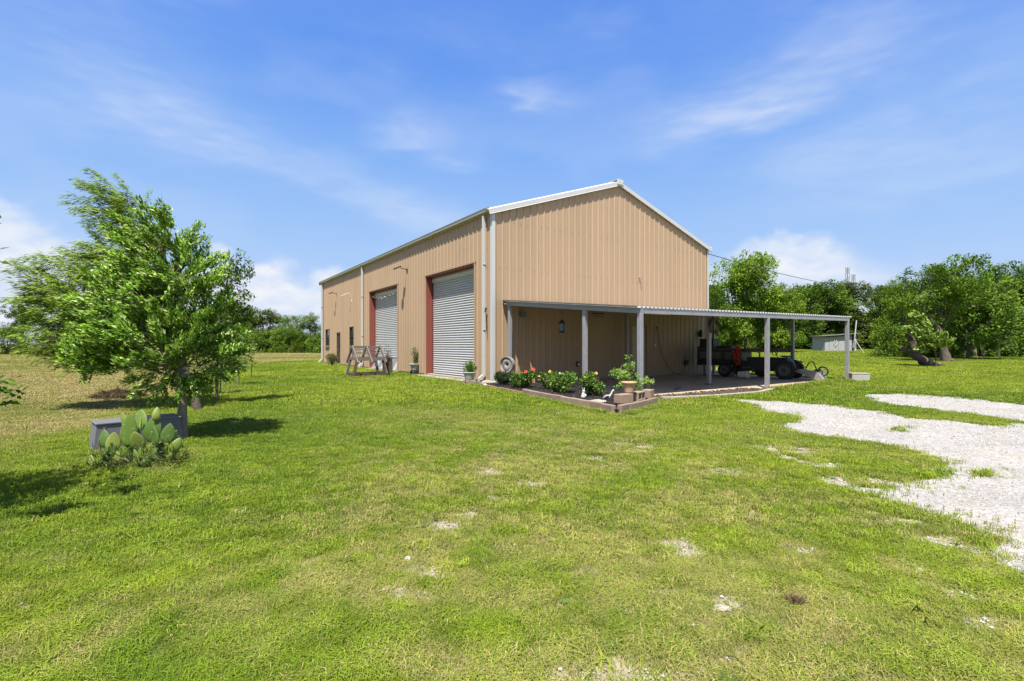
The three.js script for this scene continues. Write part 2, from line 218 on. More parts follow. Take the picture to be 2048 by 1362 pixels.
// colours of what grows and lies there
const SOIL = [0.115, 0.098, 0.045], LUSH = [0.092, 0.155, 0.011], LIME = [0.212, 0.265, 0.020], STRAW = [0.31, 0.25, 0.10], HAY = [0.27, 0.21, 0.082], LIMESTONE = [0.27, 0.235, 0.175];
const tone = (x, z) => clamp(0.32 * Math.exp(-(((x + 1.5) / 4.5) ** 2) - (((z + 11) / 4.2) ** 2)) + 0.3 * Math.exp(-(((x - 16) / 9) ** 2) - (((z + 26) / 9) ** 2)) + fbm(x * 0.23 + 4, z * 0.23 + 12, 4) * 1.3 - 0.15 + 0.7 * (fbm(x * 1.6, z * 1.6, 3) - 0.5) + 0.55 * (fbm(x * 6.5, z * 6.5, 2) - 0.5));
function groundColor(x, z) {
  const f = field(x, z), d = dry(x, z), t = tone(x, z), n = fbm(x * 7, z * 7, 3), far = sst(Math.hypot(x, z), 14, 40);
  let c = mixc(mixc(LUSH, LIME, t), STRAW, d * 0.5);
  c = mixc(mixc(mixc(SOIL, c, 0.5), [0.27, 0.215, 0.115], d * 0.75 * (1 - far)), c, far);                  // far off the sheet itself stands for the blades
  if (x > 12) { const s = Math.sin((x * 0.42 - z * 0.9) * 1.9 + 3 * fbm(x * 0.1, z * 0.1, 2)); c = mixc(c, [0.2, 0.185, 0.03], 0.22 * sst(s, -0.2, 0.9) * sst(x, 12, 20)); }
  c = mixc(c, mixc(mixc(HAY, [0.145, 0.165, 0.03], sst(fbm(x * 0.16 + 60, z * 0.3 + 2, 4), 0.43, 0.68)), [0.29, 0.225, 0.11], sst(fbm(x * 1.2, z * 2.2 + 5, 3), 0.55, 0.8) * 0.6), f);
  const strip = sst(fbm(x * 0.05 + 3, z * 0.02, 3), 0.4, 0.62) * sst(-z, 70, 95) * 0.7 * sst(x, 5, 30); c = mixc(c, [0.24, 0.19, 0.08], strip);
  c = mixc(c, LIMESTONE.map((q) => q * (0.72 + 0.5 * vn(x * 40, z * 40))), 0.85 * bare(x, z) * (1 - f));
  const k = 0.8 + 0.4 * n; return [c[0] * k, c[1] * k, c[2] * k];
}
const X0 = -24, X1 = 28, Z0 = -50, Z1 = 6;
{
  const steps = (a, b) => { const o = []; for (let i = a; i <= b; i++) o.push(i); return o; };
  const xs = [-900, -600, -400, -260, -180, -130, -100, -80, -65, -52, -42, -34, -28, ...steps(X0, X1), 32, 38, 46, 56, 68, 82, 100, 130, 180, 260, 400, 600, 900];
  const zs = [-1200, -800, -500, -320, -220, -160, -130, -110, -95, -82, -72, -64, -57, ...steps(Z0, Z1), 9, 14, 22, 40, 80, 160, 300];
  const sheet = (inside, u0, v0, us, vs) => {
    const pos = [], uv = [], idx = [], at = new Map(), key = (i, j) => { const k = i * 1000 + j; if (!at.has(k)) { at.set(k, pos.length / 3); pos.push(xs[i], Math.abs(xs[i]) > 300 || zs[j] < -300 ? ground(clamp(xs[i], -300, 300), Math.max(zs[j], -300)) : ground(xs[i], zs[j]), zs[j]); uv.push((xs[i] - u0) / us, (zs[j] - v0) / vs); } return at.get(k); };
    for (let i = 0; i < xs.length - 1; i++) for (let j = 0; j < zs.length - 1; j++) {
      const cx = (xs[i] + xs[i + 1]) / 2, cz = (zs[j] + zs[j + 1]) / 2; if ((cx > X0 && cx < X1 && cz > Z0 && cz < Z1) !== inside) continue;
      const a = key(i, j), b = key(i + 1, j), c = key(i + 1, j + 1), d = key(i, j + 1); idx.push(a, d, b, b, d, c);
    }
    const g = new THREE.BufferGeometry(); g.setAttribute('position', new THREE.Float32BufferAttribute(pos, 3)); g.setAttribute('uv', new THREE.Float32BufferAttribute(uv, 2)); g.setIndex(idx); g.computeVertexNormals(); g.userData.keepUV = true; return g;
  };
  const map = (u0, v0, us, vs, n) => { const t = tex(n, n, (u, v) => groundColor(u0 + u * us, v0 + v * vs)); t.wrapS = t.wrapT = THREE.ClampToEdgeWrapping; return t; };
  const lm = new THREE.MeshStandardMaterial({ map: map(X0, Z0, X1 - X0, Z1 - Z0, 2048), roughness: 0.98 });
  const om = new THREE.MeshStandardMaterial({ map: map(-150, -250, 300, 300, 2048), roughness: 0.98 });
  tag(part('lawn_ground', sheet(true, X0, Z0, X1 - X0, Z1 - Z0), lm), 'soil and thatch under the mown lawn around the metal building', 'ground', null, 'structure');
  tag(part('field_ground', sheet(false, -150, -250, 300, 300), om), 'open grass field and meadow stretching out to the treelines', 'ground', null, 'structure');
}
// a sheet cut out along a function that is positive inside, laid just over the lawn
function cutSheet(f, x0, x1, z0, z1, s, lift) {
  const pos = [];
  const nx = Math.ceil((x1 - x0) / s), nz = Math.ceil((z1 - z0) / s), val = new Float32Array((nx + 1) * (nz + 1));
  for (let i = 0; i <= nx; i++) for (let j = 0; j <= nz; j++) val[i * (nz + 1) + j] = f(x0 + i * s, z0 + j * s);
  const clip = (tri) => { const o = []; for (let k = 0; k < 3; k++) { const a = tri[k], b = tri[(k + 1) % 3]; if (a[2] > 0) o.push(a); if ((a[2] > 0) !== (b[2] > 0)) { const t = a[2] / (a[2] - b[2]); o.push([lerp(a[0], b[0], t), lerp(a[1], b[1], t), 0]); } } for (let k = 1; k + 1 < o.length; k++) for (const q of [o[0], o[k], o[k + 1]]) pos.push(q[0], ground(q[0], q[1]) + lift, q[1]); };
  for (let i = 0; i < nx; i++) for (let j = 0; j < nz; j++) {
    const P = (a, b) => [x0 + (i + a) * s, z0 + (j + b) * s, val[(i + a) * (nz + 1) + j + b]], a = P(0, 0), b = P(1, 0), c = P(1, 1), d = P(0, 1);
    if (Math.max(a[2], b[2], c[2], d[2]) > 0) { clip([a, d, b]); clip([b, d, c]); }
  }
  const g = new THREE.BufferGeometry(); g.setAttribute('position', new THREE.Float32BufferAttribute(pos, 3)); g.computeVertexNormals(); return g;
}
const gravelT = tex(1024, 1024, (u, v) => { const n = tn(u, v, 90, 3), b = tn(u, v, 4, 4), w = sst(tn(u + 0.37, v + 0.11, 5, 4), 0.5, 0.72), k = 0.58 + 0.5 * n + 0.4 * (b - 0.5); return [k, k * (0.985 - 0.03 * w), k * (0.965 - 0.11 * w)]; }, true, 0.4, 0.4);
const gravelB = tex(1024, 1024, (u, v) => tn(u, v, 90, 3), false, 0.4, 0.4);
tag(part('gravel_driveway', cutSheet(drive, 3, 30, -16, 1, 0.13, 0.006), std(0.345, 0.325, 0.295, 0.97, { map: gravelT, bumpMap: gravelB, bumpScale: 0.02 })), 'white crushed limestone driveway running out past the carport', 'driveway', null, 'structure');
const padT = tex(1024, 1024, (u, v) => { const n = tn(u, v, 60, 3), b = tn(u, v, 5, 5), k = 0.6 + 0.4 * n + 0.7 * (b - 0.5); return [k, k * 0.98, k * 0.95]; }, true, 0.3, 0.3);
tag(part('carport_floor', cutSheet((x, z) => Math.min(inPad(x, z), 0.25 - inBed(x, z)), -2, 14, -25, -8, 0.2, 0.012), std(0.47, 0.35, 0.25, 0.97, { map: padT, bumpMap: gravelB, bumpScale: 0.012 })), 'packed brown dirt floor under the carport roof', 'dirt floor', null, 'structure');
// pale concrete kerb along the open side of the dirt floor
{ const pts = [[0.95, 6.5], [2.5, 6.9], [4.4, 7.0], [6.2, 6.55]].map(([g, n]) => B(g, n, 0.02)); const g = []; for (let i = 0; i < 3; i++) g.push(bar(pts[i], pts[i + 1], 0.16, 0.1, 0.06)); tag(part('concrete_kerb', g, M.stone), 'low pale concrete kerb along the front of the carport floor', 'kerb', null, 'structure'); }

// ------------------------------------------------------------------ stones of the driveway and loose stones in the lawn
function scatter(name, geo, mat, spots, label, category) {
  const m = new THREE.InstancedMesh(geo, mat, spots.length), o = new THREE.Object3D(), c = new THREE.Color();
  spots.forEach((s, i) => { o.position.set(s[0], s[1], s[2]); o.rotation.set(s[5] || 0, s[3], s[6] || 0); o.scale.set(s[4][0], s[4][1], s[4][2]); o.updateMatrix(); m.setMatrixAt(i, o.matrix); c.setRGB(...s[7]); m.setColorAt(i, c); });
  m.name = numbered(name); m.castShadow = m.receiveShadow = true; scene.add(m); return tag(m, label, category, null, 'stuff');
}
function pebble(seed) { const g = new THREE.IcosahedronGeometry(1, 1), p = g.attributes.position, r = rng(seed), h = {}; for (let i = 0; i < p.count; i++) { const k = [p.getX(i), p.getY(i), p.getZ(i)].map((q) => q.toFixed(2)).join(); h[k] ??= 0.7 + 0.5 * r(); p.setXYZ(i, p.getX(i) * h[k], p.getY(i) * h[k], p.getZ(i) * h[k]); } g.computeVertexNormals(); return g; }
{
  const r = rng(41), spots = [];
  const ringArea = (d0, d1, dens, f) => { const n = Math.round(1.25 * (d1 * d1 - d0 * d0) * dens); for (let i = 0; i < n; i++) { const d = Math.sqrt(d0 * d0 + r() * (d1 * d1 - d0 * d0)), x = (r() * 2 - 1) * 1.25 * d; f(x, -d); } };
  const stone = (x, z, big) => { const k = r() < 0.12 ? 0.3 + 0.25 * r() : 0.62 + 0.45 * r(), w = 0.02 * r(), s = big * (0.5 + 1.1 * r() * r()); spots.push([x, ground(x, z) + 0.008 + s * 0.15, z, r() * 6.3, [s, s * 0.62, s * (0.7 + 0.5 * r())], r() * 0.6, r() * 0.6, [0.42 * k + w, 0.40 * k + w, 0.37 * k + w]]); };
  ringArea(2, 7, 700, (x, z) => { if (x > 3 && drive(x, z) > 0.02 - 0.3 * r() * r()) stone(x, z, 0.0075); else if (bare(x, z) > 0.25 && r() < 0.75 * bare(x, z)) stone(x, z, 0.008); else if (r() < 0.006) stone(x, z, 0.012); });
  ringArea(7, 12, 420, (x, z) => { if (x > 3 && drive(x, z) > 0.02 - 0.3 * r() * r()) stone(x, z, 0.0095); else if (bare(x, z) > 0.25 && r() < 0.6 * bare(x, z)) stone(x, z, 0.010); });
  ringArea(12, 19, 120, (x, z) => { if (x > 3 && drive(x, z) > 0.02 - 0.3 * r() * r()) stone(x, z, 0.012); });
  scatter('driveway_gravel', pebble(3), std(1, 1, 1, 0.95), spots, 'loose white limestone pebbles over the driveway and bare lawn patches', 'gravel');
  [[1447, 1222, 0.034, 'pale flat limestone rock lying in the lawn near the dead weed'], [1662, 1143, 0.022, 'small grey rock in the lawn below the driveway point'], [1205, 1231, 0.018, 'small pale rock half hidden in yellowing grass'], [1395, 1200, 0.012, 'tiny white rock in the lawn by the limestone rock'], [1560, 1268, 0.014, 'small dull white rock in the near lawn']].forEach(([px, py, s, label], i) => { const [x, z] = G(px, py), g = pebble(90 + i); g.scale(s * 1.5, s * 0.55, s); tag(part('lawn_rock', put(g, x, s * 0.2, z, 0, i, 0), M.stone), label, 'rock', 'rocks in the lawn'); });
}

// ------------------------------------------------------------------ grass: tufts of blades
function tuft(blades, h, spread, w, seed) {
  const r = rng(seed), pos = [];
  for (let i = 0; i < blades; i++) {
    const a = r() * 6.283, R = spread * Math.sqrt(r()), x = Math.cos(a) * R, z = Math.sin(a) * R, b = r() * 6.283, L = h * (0.5 + 0.8 * r()), lean = (0.25 + 0.95 * r()) * L, fx = Math.cos(b), fz = Math.sin(b), sx = -fz * w * 0.5, sz = fx * w * 0.5, my = L * 0.62, mx = fx * lean * 0.35, mz = fz * lean * 0.35, ty = Math.max(0.25, 1 - lean / L * 0.45) * L, tx = fx * lean, tz = fz * lean;
    pos.push(x - sx, -0.004, z - sz, x + sx, -0.004, z + sz, x + mx + sx * 0.8, my, z + mz + sz * 0.8, x - sx, -0.004, z - sz, x + mx + sx * 0.8, my, z + mz + sz * 0.8, x + mx - sx * 0.8, my, z + mz - sz * 0.8, x + mx - sx * 0.8, my, z + mz - sz * 0.8, x + mx + sx * 0.8, my, z + mz + sz * 0.8, x + tx, ty, z + tz);
  }
  const g = new THREE.BufferGeometry(); g.setAttribute('position', new THREE.Float32BufferAttribute(pos, 3)); g.computeVertexNormals(); return g;
}
{
  const bands = [[1.3, 3.6, 3400, 0.034, 0.045, 0.0028, 13, 1], [3.6, 7, 1900, 0.038, 0.055, 0.0037, 13, 2], [7, 12, 860, 0.044, 0.075, 0.0058, 14, 3], [12, 20, 290, 0.055, 0.12, 0.0095, 15, 4], [20, 36, 100, 0.06, 0.2, 0.015, 16, 5], [36, 75, 22, 0.07, 0.42, 0.03, 16, 6]];
  for (const [d0, d1, dens, h, sp, w, nb, seed] of bands) {
    const r = rng(900 + seed), spots = [], e0 = d0 * 0.8, e1 = d1 * 1.2, n = Math.round(1.22 * (e1 * e1 - e0 * e0) * dens);
    for (let i = 0; i < n; i++) {
      const d = Math.sqrt(e0 * e0 + r() * (e1 * e1 - e0 * e0)), x = (r() * 2 - 1) * 1.22 * d, z = -d, q = r(), q2 = r(), q3 = r(), q4 = r();
      if (r() > sst(d, e0, d0 * 1.2) * (1 - sst(d, d1 * 0.8, e1)) && !(seed === 1 && d < d0 * 1.2)) continue;
      if (indoors(x, z)) continue;
      if (x > -3 && x < 15 && z < -8 && z > -26 && (inPad(x, z) > -0.02 || inBed(x, z) > -0.1)) continue;
      const dv = drive(x, z); if (dv > 0.42 - 0.58 * Math.pow(q, 0.3) || (dv > -0.2 && q2 < 0.45)) continue;
      const f = field(x, z), bz = bare(x, z) * (1 - f); if (q < bz * 0.95) continue;
      const dr = dry(x, z); if (q2 < dr * 0.42) continue;
      const clump = vn(x * 15 + 3, z * 15); if (d < 13 && clump + 0.5 * q4 < 0.42 - 0.012 * d) continue;
      const t = tone(x, z);
      let c = mixc(LUSH, LIME, clamp(t + (q3 - 0.5) * 0.5)); c = mixc(c, STRAW, q4 < 0.06 + dr * 0.55 ? 0.3 + 0.6 * q3 : dr * 0.16);
      if (x > 12) { const s = Math.sin((x * 0.42 - z * 0.9) * 1.9 + 3 * fbm(x * 0.1, z * 0.1, 2)); c = mixc(c, [0.2, 0.185, 0.03], 0.22 * sst(s, -0.2, 0.9) * sst(x, 12, 20)); }
      if (f > 0) { const gr = sst(fbm(x * 0.16 + 60, z * 0.3 + 2, 4), 0.42, 0.66); c = mixc(c, q4 < 0.7 - 0.5 * gr ? mixc(HAY, [0.35, 0.285, 0.13], q3) : [0.15, 0.175, 0.03], f); }
      const lush = 0.6 + 0.5 * fbm(x * 1.1 + 50, z * 1.1, 3) + 0.35 * vn(x * 7, z * 7) - 0.3 * dr, s = (0.7 + 0.5 * q2) * (0.9 + 0.6 * clump), k = (1.15 + 0.5 * (q3 - 0.5)) * (0.72 + 0.55 * clump);
      spots.push([x, ground(x, z), z, q * 6.28, [s, s * lush * (f > 0.5 ? 0.7 : 1) * (bz > 0.1 ? 0.8 : 1), s], 0, 0, [c[0] * k, c[1] * k, c[2] * k]]);
    }
    scatter('lawn_grass', tuft(nb, h, sp, w, seed), GRASS, spots, ['short mown grass close to the camera', 'short mown grass of the lawn in front of the flower bed', 'bright mown grass between the cactus and the driveway', 'bright mown grass around the metal building', 'mown grass beyond the carport and along the hay field', 'far mown grass and hay stubble before the treelines'][seed - 1], 'grass');
  }
  // longer unmown grass along the edge of the dirt floor, round the posts and the bed
  const r = rng(66), spots = [];
  const long = (x, z, k) => { const c = mixc(LUSH, mixc(LIME, STRAW, 0.4 * r()), r()); spots.push([x, ground(x, z), z, r() * 6.28, [1 + 0.4 * r(), k * (0.6 + 0.7 * r()), 1 + 0.4 * r()], 0, 0, c.map((q) => q * 1.2)]); };
  for (let i = 0; i < 900; i++) { const g = 5.5 + 7.2 * r(), n = lerp(6.85, 5.9, (g - 5.5) / 7) + (r() - 0.4) * 0.7, p = B(g, n); long(p[0], p[2], 1.2); }
  for (let i = 0; i < 320; i++) { const t = r(), x = lerp(EDGE_A[0], EDGE_B[0], t) - 0.12 - 0.12 * r(), z = lerp(EDGE_A[1], EDGE_B[1], t) + 0.06 + 0.1 * r(); long(x, z, 0.75); }
  for (let i = 0; i < 260; i++) { const t = r(), x = lerp(EDGE_B[0], EDGE_C[0], t) + 0.08 + 0.14 * r(), z = lerp(EDGE_B[1], EDGE_C[1], t) + 0.12 + 0.12 * r(); long(x, z, 0.7); }
  for (let i = 0; i < 500; i++) { const t = 24.6 * r(), p = B(-0.16 - 0.16 * r(), -t); if ((t > 1 && t < 5.7) || (t > 8.8 && t < 13.5)) continue; long(p[0], p[2], 0.7); }
  for (const [px, py, w] of [[1750, 945, 50], [1790, 950, 40], [1880, 950, 20], [1960, 950, 14], [1800, 860, 22], [1580, 832, 20], [1850, 792, 40]]) for (let i = 0; i < 14; i++) { const [x, z] = G(px + (r() - 0.5) * 2 * w, py + (r() - 0.5) * 10); long(x, z, 0.55); }
  for (let i = 0; i < 900; i++) { const d = Math.sqrt(4 + r() * 120), x = (r() * 2 - 1) * 1.1 * d, z = -d; if (fbm(x * 1.1 + 77, z * 1.1, 3) < 0.52 || indoors(x, z) || (x > -3 && z < -8 && (inPad(x, z) > -0.2 || inBed(x, z) > -0.3)) || drive(x, z) > -0.1) continue; long(x, z, 0.42 + 0.2 * r()); }
  for (let i = 0; i < 420; i++) { const x = 4 + 14 * r(), z = -3 - 13 * r(), dv = drive(x, z); if (dv > 0 && dv < 0.7 && r() < 0.7) long(x, z, 0.3); else if (dv > 0 && r() < 0.06) long(x, z, 0.3); }
  scatter('tall_grass', tuft(12, 0.13, 0.06, 0.007, 71), GRASS, spots, 'longer unmown grass along walls, kerb, flower bed and driveway', 'grass');
}
// low broad leafed weeds among the blades
{
  const g = []; for (let k = 0; k < 8; k++) { const a = k * 0.785 + 0.3 * Math.sin(k * 5), L = 0.6 + 0.4 * ((k * 37) % 10) / 10; g.push(put(new THREE.SphereGeometry(1, 6, 4).scale(0.2 * L, 0.02, 0.5 * L), 0, 0, 0.5 * L, -0.35, 0, 0).applyMatrix4(new THREE.Matrix4().makeRotationY(a))); }
  const r = rng(404), spots = []; for (let i = 0; i < 2600; i++) { const d = Math.sqrt(3 + r() * 110), x = (r() * 2 - 1) * 1.15 * d, z = -d; if (fbm(x * 0.8 + 20, z * 0.8, 3) < 0.5 || indoors(x, z) || (x > -3 && z < -8 && (inPad(x, z) > -0.2 || inBed(x, z) > -0.3)) || drive(x, z) > -0.2) continue; const s = 0.025 + 0.035 * r(), k = 0.7 + 0.6 * r(); spots.push([x, 0.012, z, r() * 6.3, [s, s * 0.9, s], 0, 0, r() < 0.3 ? [0.15 * k, 0.17 * k, 0.05 * k] : [0.06 * k, 0.115 * k, 0.018 * k]]); }
  scatter('lawn_weeds', merge(g), std(1, 1, 1, 0.7), spots, 'small flat rosettes of broad leafed weeds in the lawn', 'weeds');
}

// ------------------------------------------------------------------ the metal building
const EAVE = 6.05, PEAK = 8.08, WID = 12.19, LEN = 24.5, HALF = WID / 2;
const roofAt = (g) => EAVE + (PEAK - EAVE) * (1 - Math.abs(g - HALF) / HALF);
const barn = thing('metal_building', 'tall tan ribbed metal workshop with white trim and two roller doors', 'building', [CX, 0, CZ], TH);
// one ribbed sheet: ribs every 0.305 m; place(u, out, v) gives the point; openings are left free
function ribbed(u0, u1, bottom, top, place, openings = [], pitch = 0.3048, rib = 0.028) {
  const prof = [[0, 0], [0.26, 0], [0.36, 1], [0.46, 1], [0.56, 0], [0.66, 0], [0.68, 0.13], [0.72, 0.13], [0.74, 0], [0.86, 0], [0.88, 0.13], [0.92, 0.13], [0.94, 0]];
  let us = []; for (let k = Math.floor(u0 / pitch) - 1; k * pitch < u1 + pitch; k++) for (const [t, o] of prof) us.push([(k + t) * pitch, o * rib]);
  const out = (u) => { for (let i = 1; i < us.length; i++) if (u <= us[i][0]) return lerp(us[i - 1][1], us[i][1], (u - us[i - 1][0]) / (us[i][0] - us[i - 1][0] || 1)); return 0; };
  let cuts = [u0, u1, ...us.map((q) => q[0]).filter((q) => q > u0 && q < u1)]; for (const o of openings) for (const q of [o[0], o[1]]) if (q > u0 && q < u1) cuts.push(q);
  if (u0 < HALF && u1 > HALF && top(HALF) > top(u0) + 0.01) cuts.push(HALF);
  cuts = [...new Set(cuts.map((q) => +q.toFixed(5)))].sort((a, b) => a - b);
  const pos = [], quad = (a, b, oa, ob, ya0, yb0, ya1, yb1) => { const P = [place(a, oa, ya0), place(b, ob, yb0), place(b, ob, yb1), place(a, oa, ya1)]; for (const k of [0, 1, 2, 0, 2, 3]) pos.push(...P[k]); };
  for (let i = 0; i + 1 < cuts.length; i++) {
    const a = cuts[i], b = cuts[i + 1], m = (a + b) / 2, op = openings.filter((o) => m > o[0] && m < o[1]).sort((p, q) => p[2] - q[2]), oa = out(a), ob = out(b);
    let y = null; for (const o of op) { const lo = y ?? bottom; if (o[2] > lo + 0.01) quad(a, b, oa, ob, lo, lo, o[2], o[2]); y = o[3]; }
    const lo = y ?? bottom; quad(a, b, oa, ob, lo, lo, top(a), top(b));
  }
  const g = new THREE.BufferGeometry(); g.setAttribute('position', new THREE.Float32BufferAttribute(pos, 3)); g.computeVertexNormals(); return g;
}
const PANEL = 0.9144;
const gableDoor = [6.88, 7.85, 0.1, 2.24];
const sideOpen = [[1.22, 5.52, 0.02, 4.32], [8.9, 13.25, 0.02, 4.32], [16.3, 17.2, 1.3, 2.5], [22.3, 23.35, 1.3, 2.5], [19.32, 20.26, 0.06, 2.22]];
for (let k = 0; k * PANEL < WID - 0.05; k++) part('wall_panel', ribbed(k * PANEL, Math.min(WID, (k + 1) * PANEL), 0.1, (u) => roofAt(u) - 0.02, (u, o, v) => [u, v, o], [gableDoor]), M.tan[k % 3], barn);
for (let k = 0; k * PANEL < LEN - 0.05; k++) part('wall_panel', ribbed(k * PANEL, Math.min(LEN, (k + 1) * PANEL), 0.1, () => EAVE - 0.02, (u, o, v) => [-o, v, -u], sideOpen), M.tan[(k * 2) % 3], barn);
for (let k = 0; k * PANEL < LEN - 0.05; k++) part('wall_panel', ribbed(k * PANEL, Math.min(LEN, (k + 1) * PANEL), 0.1, () => EAVE - 0.02, (u, o, v) => [WID + o, v, -u]), M.tan[k % 3], barn);
for (let k = 0; k * PANEL < WID - 0.05; k++) part('wall_panel', ribbed(k * PANEL, Math.min(WID, (k + 1) * PANEL), 0.1, (u) => roofAt(u) - 0.02, (u, o, v) => [u, v, -LEN - o]), M.tan[k % 3], barn);
part('foundation_slab', [box(WID - 0.04, 0.22, LEN - 0.04, HALF, 0.0, -LEN / 2), box(0.5, 0.1, 4.7, -0.25, 0.012, -3.37), box(0.4, 0.07, 4.6, -0.2, 0.01, -11.07)], M.stone, barn);
// roof sheets, eave gutter, rake trim, ridge
const SL = Math.hypot(HALF, PEAK - EAVE), RX = HALF / SL, RY = (PEAK - EAVE) / SL;
for (let k = 0; k * PANEL < LEN - 0.05; k++) for (const s of [-1, 1]) part('roof_panel', ribbed(k * PANEL, Math.min(LEN, (k + 1) * PANEL), -0.14, () => SL, (u, o, v) => s < 0 ? [v * RX - RY * o, EAVE + v * RY + RX * o + 0.02, -u] : [WID - v * RX + RY * o, EAVE + v * RY + RX * o + 0.02, -u]), M.white, barn);
part('roof_deck', [prism([[0, 0], [SL + 0.0, 0], [SL, -0.05], [0, -0.05]], [0, EAVE - 0.004, -0.02], [0, EAVE - 0.004, -LEN + 0.02], [RX, RY, 0], [-RY, RX, 0]), prism([[0, 0], [SL, 0], [SL, -0.05], [0, -0.05]], [WID, EAVE - 0.004, -0.02], [WID, EAVE - 0.004, -LEN + 0.02], [-RX, RY, 0], [RY, RX, 0])], M.dark, barn);
const rake = [[-0.16, 0.075], [0.03, 0.075], [0.115, 0.03], [0.115, -0.12], [0.13, -0.135], [0.095, -0.14], [0.095, 0.0], [-0.16, 0.05]];
for (const z of [0, -LEN]) { const d = z ? -1 : 1; for (const s of [-1, 1]) part('rake_trim', prism(rake, s < 0 ? [-0.22, EAVE - 0.22 * RY / RX, z] : [WID + 0.22, EAVE - 0.22 * RY / RX, z], [HALF, PEAK, z], [0, 0, d], [s * RY, RX, 0]), M.white, barn); }
part('ridge_cap', [prism([[-0.3, -0.06], [0, 0.07], [0.3, -0.06], [0.3, -0.035], [0, 0.1], [-0.3, -0.035]], [HALF, PEAK + 0.06, 0.1], [HALF, PEAK + 0.06, -LEN - 0.1], [1, 0, 0], [0, 1, 0]), rbox(0.34, 0.2, 0.05, 0.02, HALF, PEAK - 0.02, 0.14)], M.white, barn);
for (const s of [-1, 1]) { const x = s < 0 ? -0.035 : WID + 0.035; part('gutter', prism([[0, 0.1], [0, -0.06], [0.13, -0.06], [0.155, -0.03], [0.165, 0.055], [0.185, 0.07], [0.17, 0.08], [0.15, 0.06], [0.14, -0.03], [0.02, -0.045], [0.02, 0.1]], [x, EAVE - 0.02, 0.09], [x, EAVE - 0.02, -LEN - 0.09], [s, 0, 0], [0, 1, 0]), M.gutter, barn); }
part('soffit_strip', [box(0.16, 0.012, LEN, -0.045, EAVE - 0.1, -LEN / 2)], M.gutter, barn);
// corner trim, door and base trim
for (const [x, z] of [[0, 0], [WID, 0], [0, -LEN], [WID, -LEN]]) { const sx = x ? 1 : -1, sz = z ? -1 : 1, top = EAVE - 0.1; part('corner_trim', [box(0.12, top - 0.1, 0.012, x - sx * 0.022, 0.1 + (top - 0.1) / 2, z + sz * 0.04), box(0.012, top - 0.1, 0.12, x + sx * 0.04, 0.1 + (top - 0.1) / 2, z - sz * 0.022)], M.white, barn); }
// rainwater pipes
for (const [t, kick] of [[0.42, 0.3], [14.35, 0.2], [LEN - 0.38, 0.25]]) {
  const d = new THREE.Group(); d.name = 'downspout'; d.position.set(-0.1, 0, -t); barn.add(d);
  part('pipe', [box(0.1, EAVE - 0.42, 0.085, 0, 0.28 + (EAVE - 0.42) / 2, 0), ...[0, 1, 2].map((k) => box(0.012, EAVE - 0.46, 0.012, -0.052, 0.3 + (EAVE - 0.46) / 2, -0.028 + k * 0.028))], M.white, d);
  part('elbow', [bar([0, 0.3, 0], [-kick, 0.1, 0.02], 0.085, 0.1, 0.05)], M.white, d);
  for (const y of [1.9, 4.2]) part('strap', box(0.112, 0.03, 0.13, 0.0, y, 0), M.white, d);
}
// screws along the girts, far too many and small to tell one from another
{ const l = []; const r = rng(12); for (const y of [0.35, 2.2, 4.05, 5.7, 6.9]) for (let k = 0; k < 80; k++) { const g = 0.1 + k * 0.1524; if (y > roofAt(g) - 0.25 || (g > 6.8 && g < 7.95 && y < 2.3)) continue; if (r() < 0.25) continue; l.push(box(0.02, 0.02, 0.01, g + 0.03, y + (r() - 0.5) * 0.02, 0.008)); } for (const y of [0.35, 2.2, 5.0]) for (let k = 0; k < 160; k++) { const t = 0.1 + k * 0.1524; if (sideOpen.some((o) => t > o[0] - 0.1 && t < o[1] + 0.1 && y > o[2] - 0.1 && y < o[3] + 0.1) || t > LEN - 0.2 || r() < 0.3) continue; l.push(box(0.008, 0.014, 0.014, -0.008, y, -t - 0.03)); } tag(part('panel_screw', l, M.steel, barn), null, null, null, 'stuff'); }
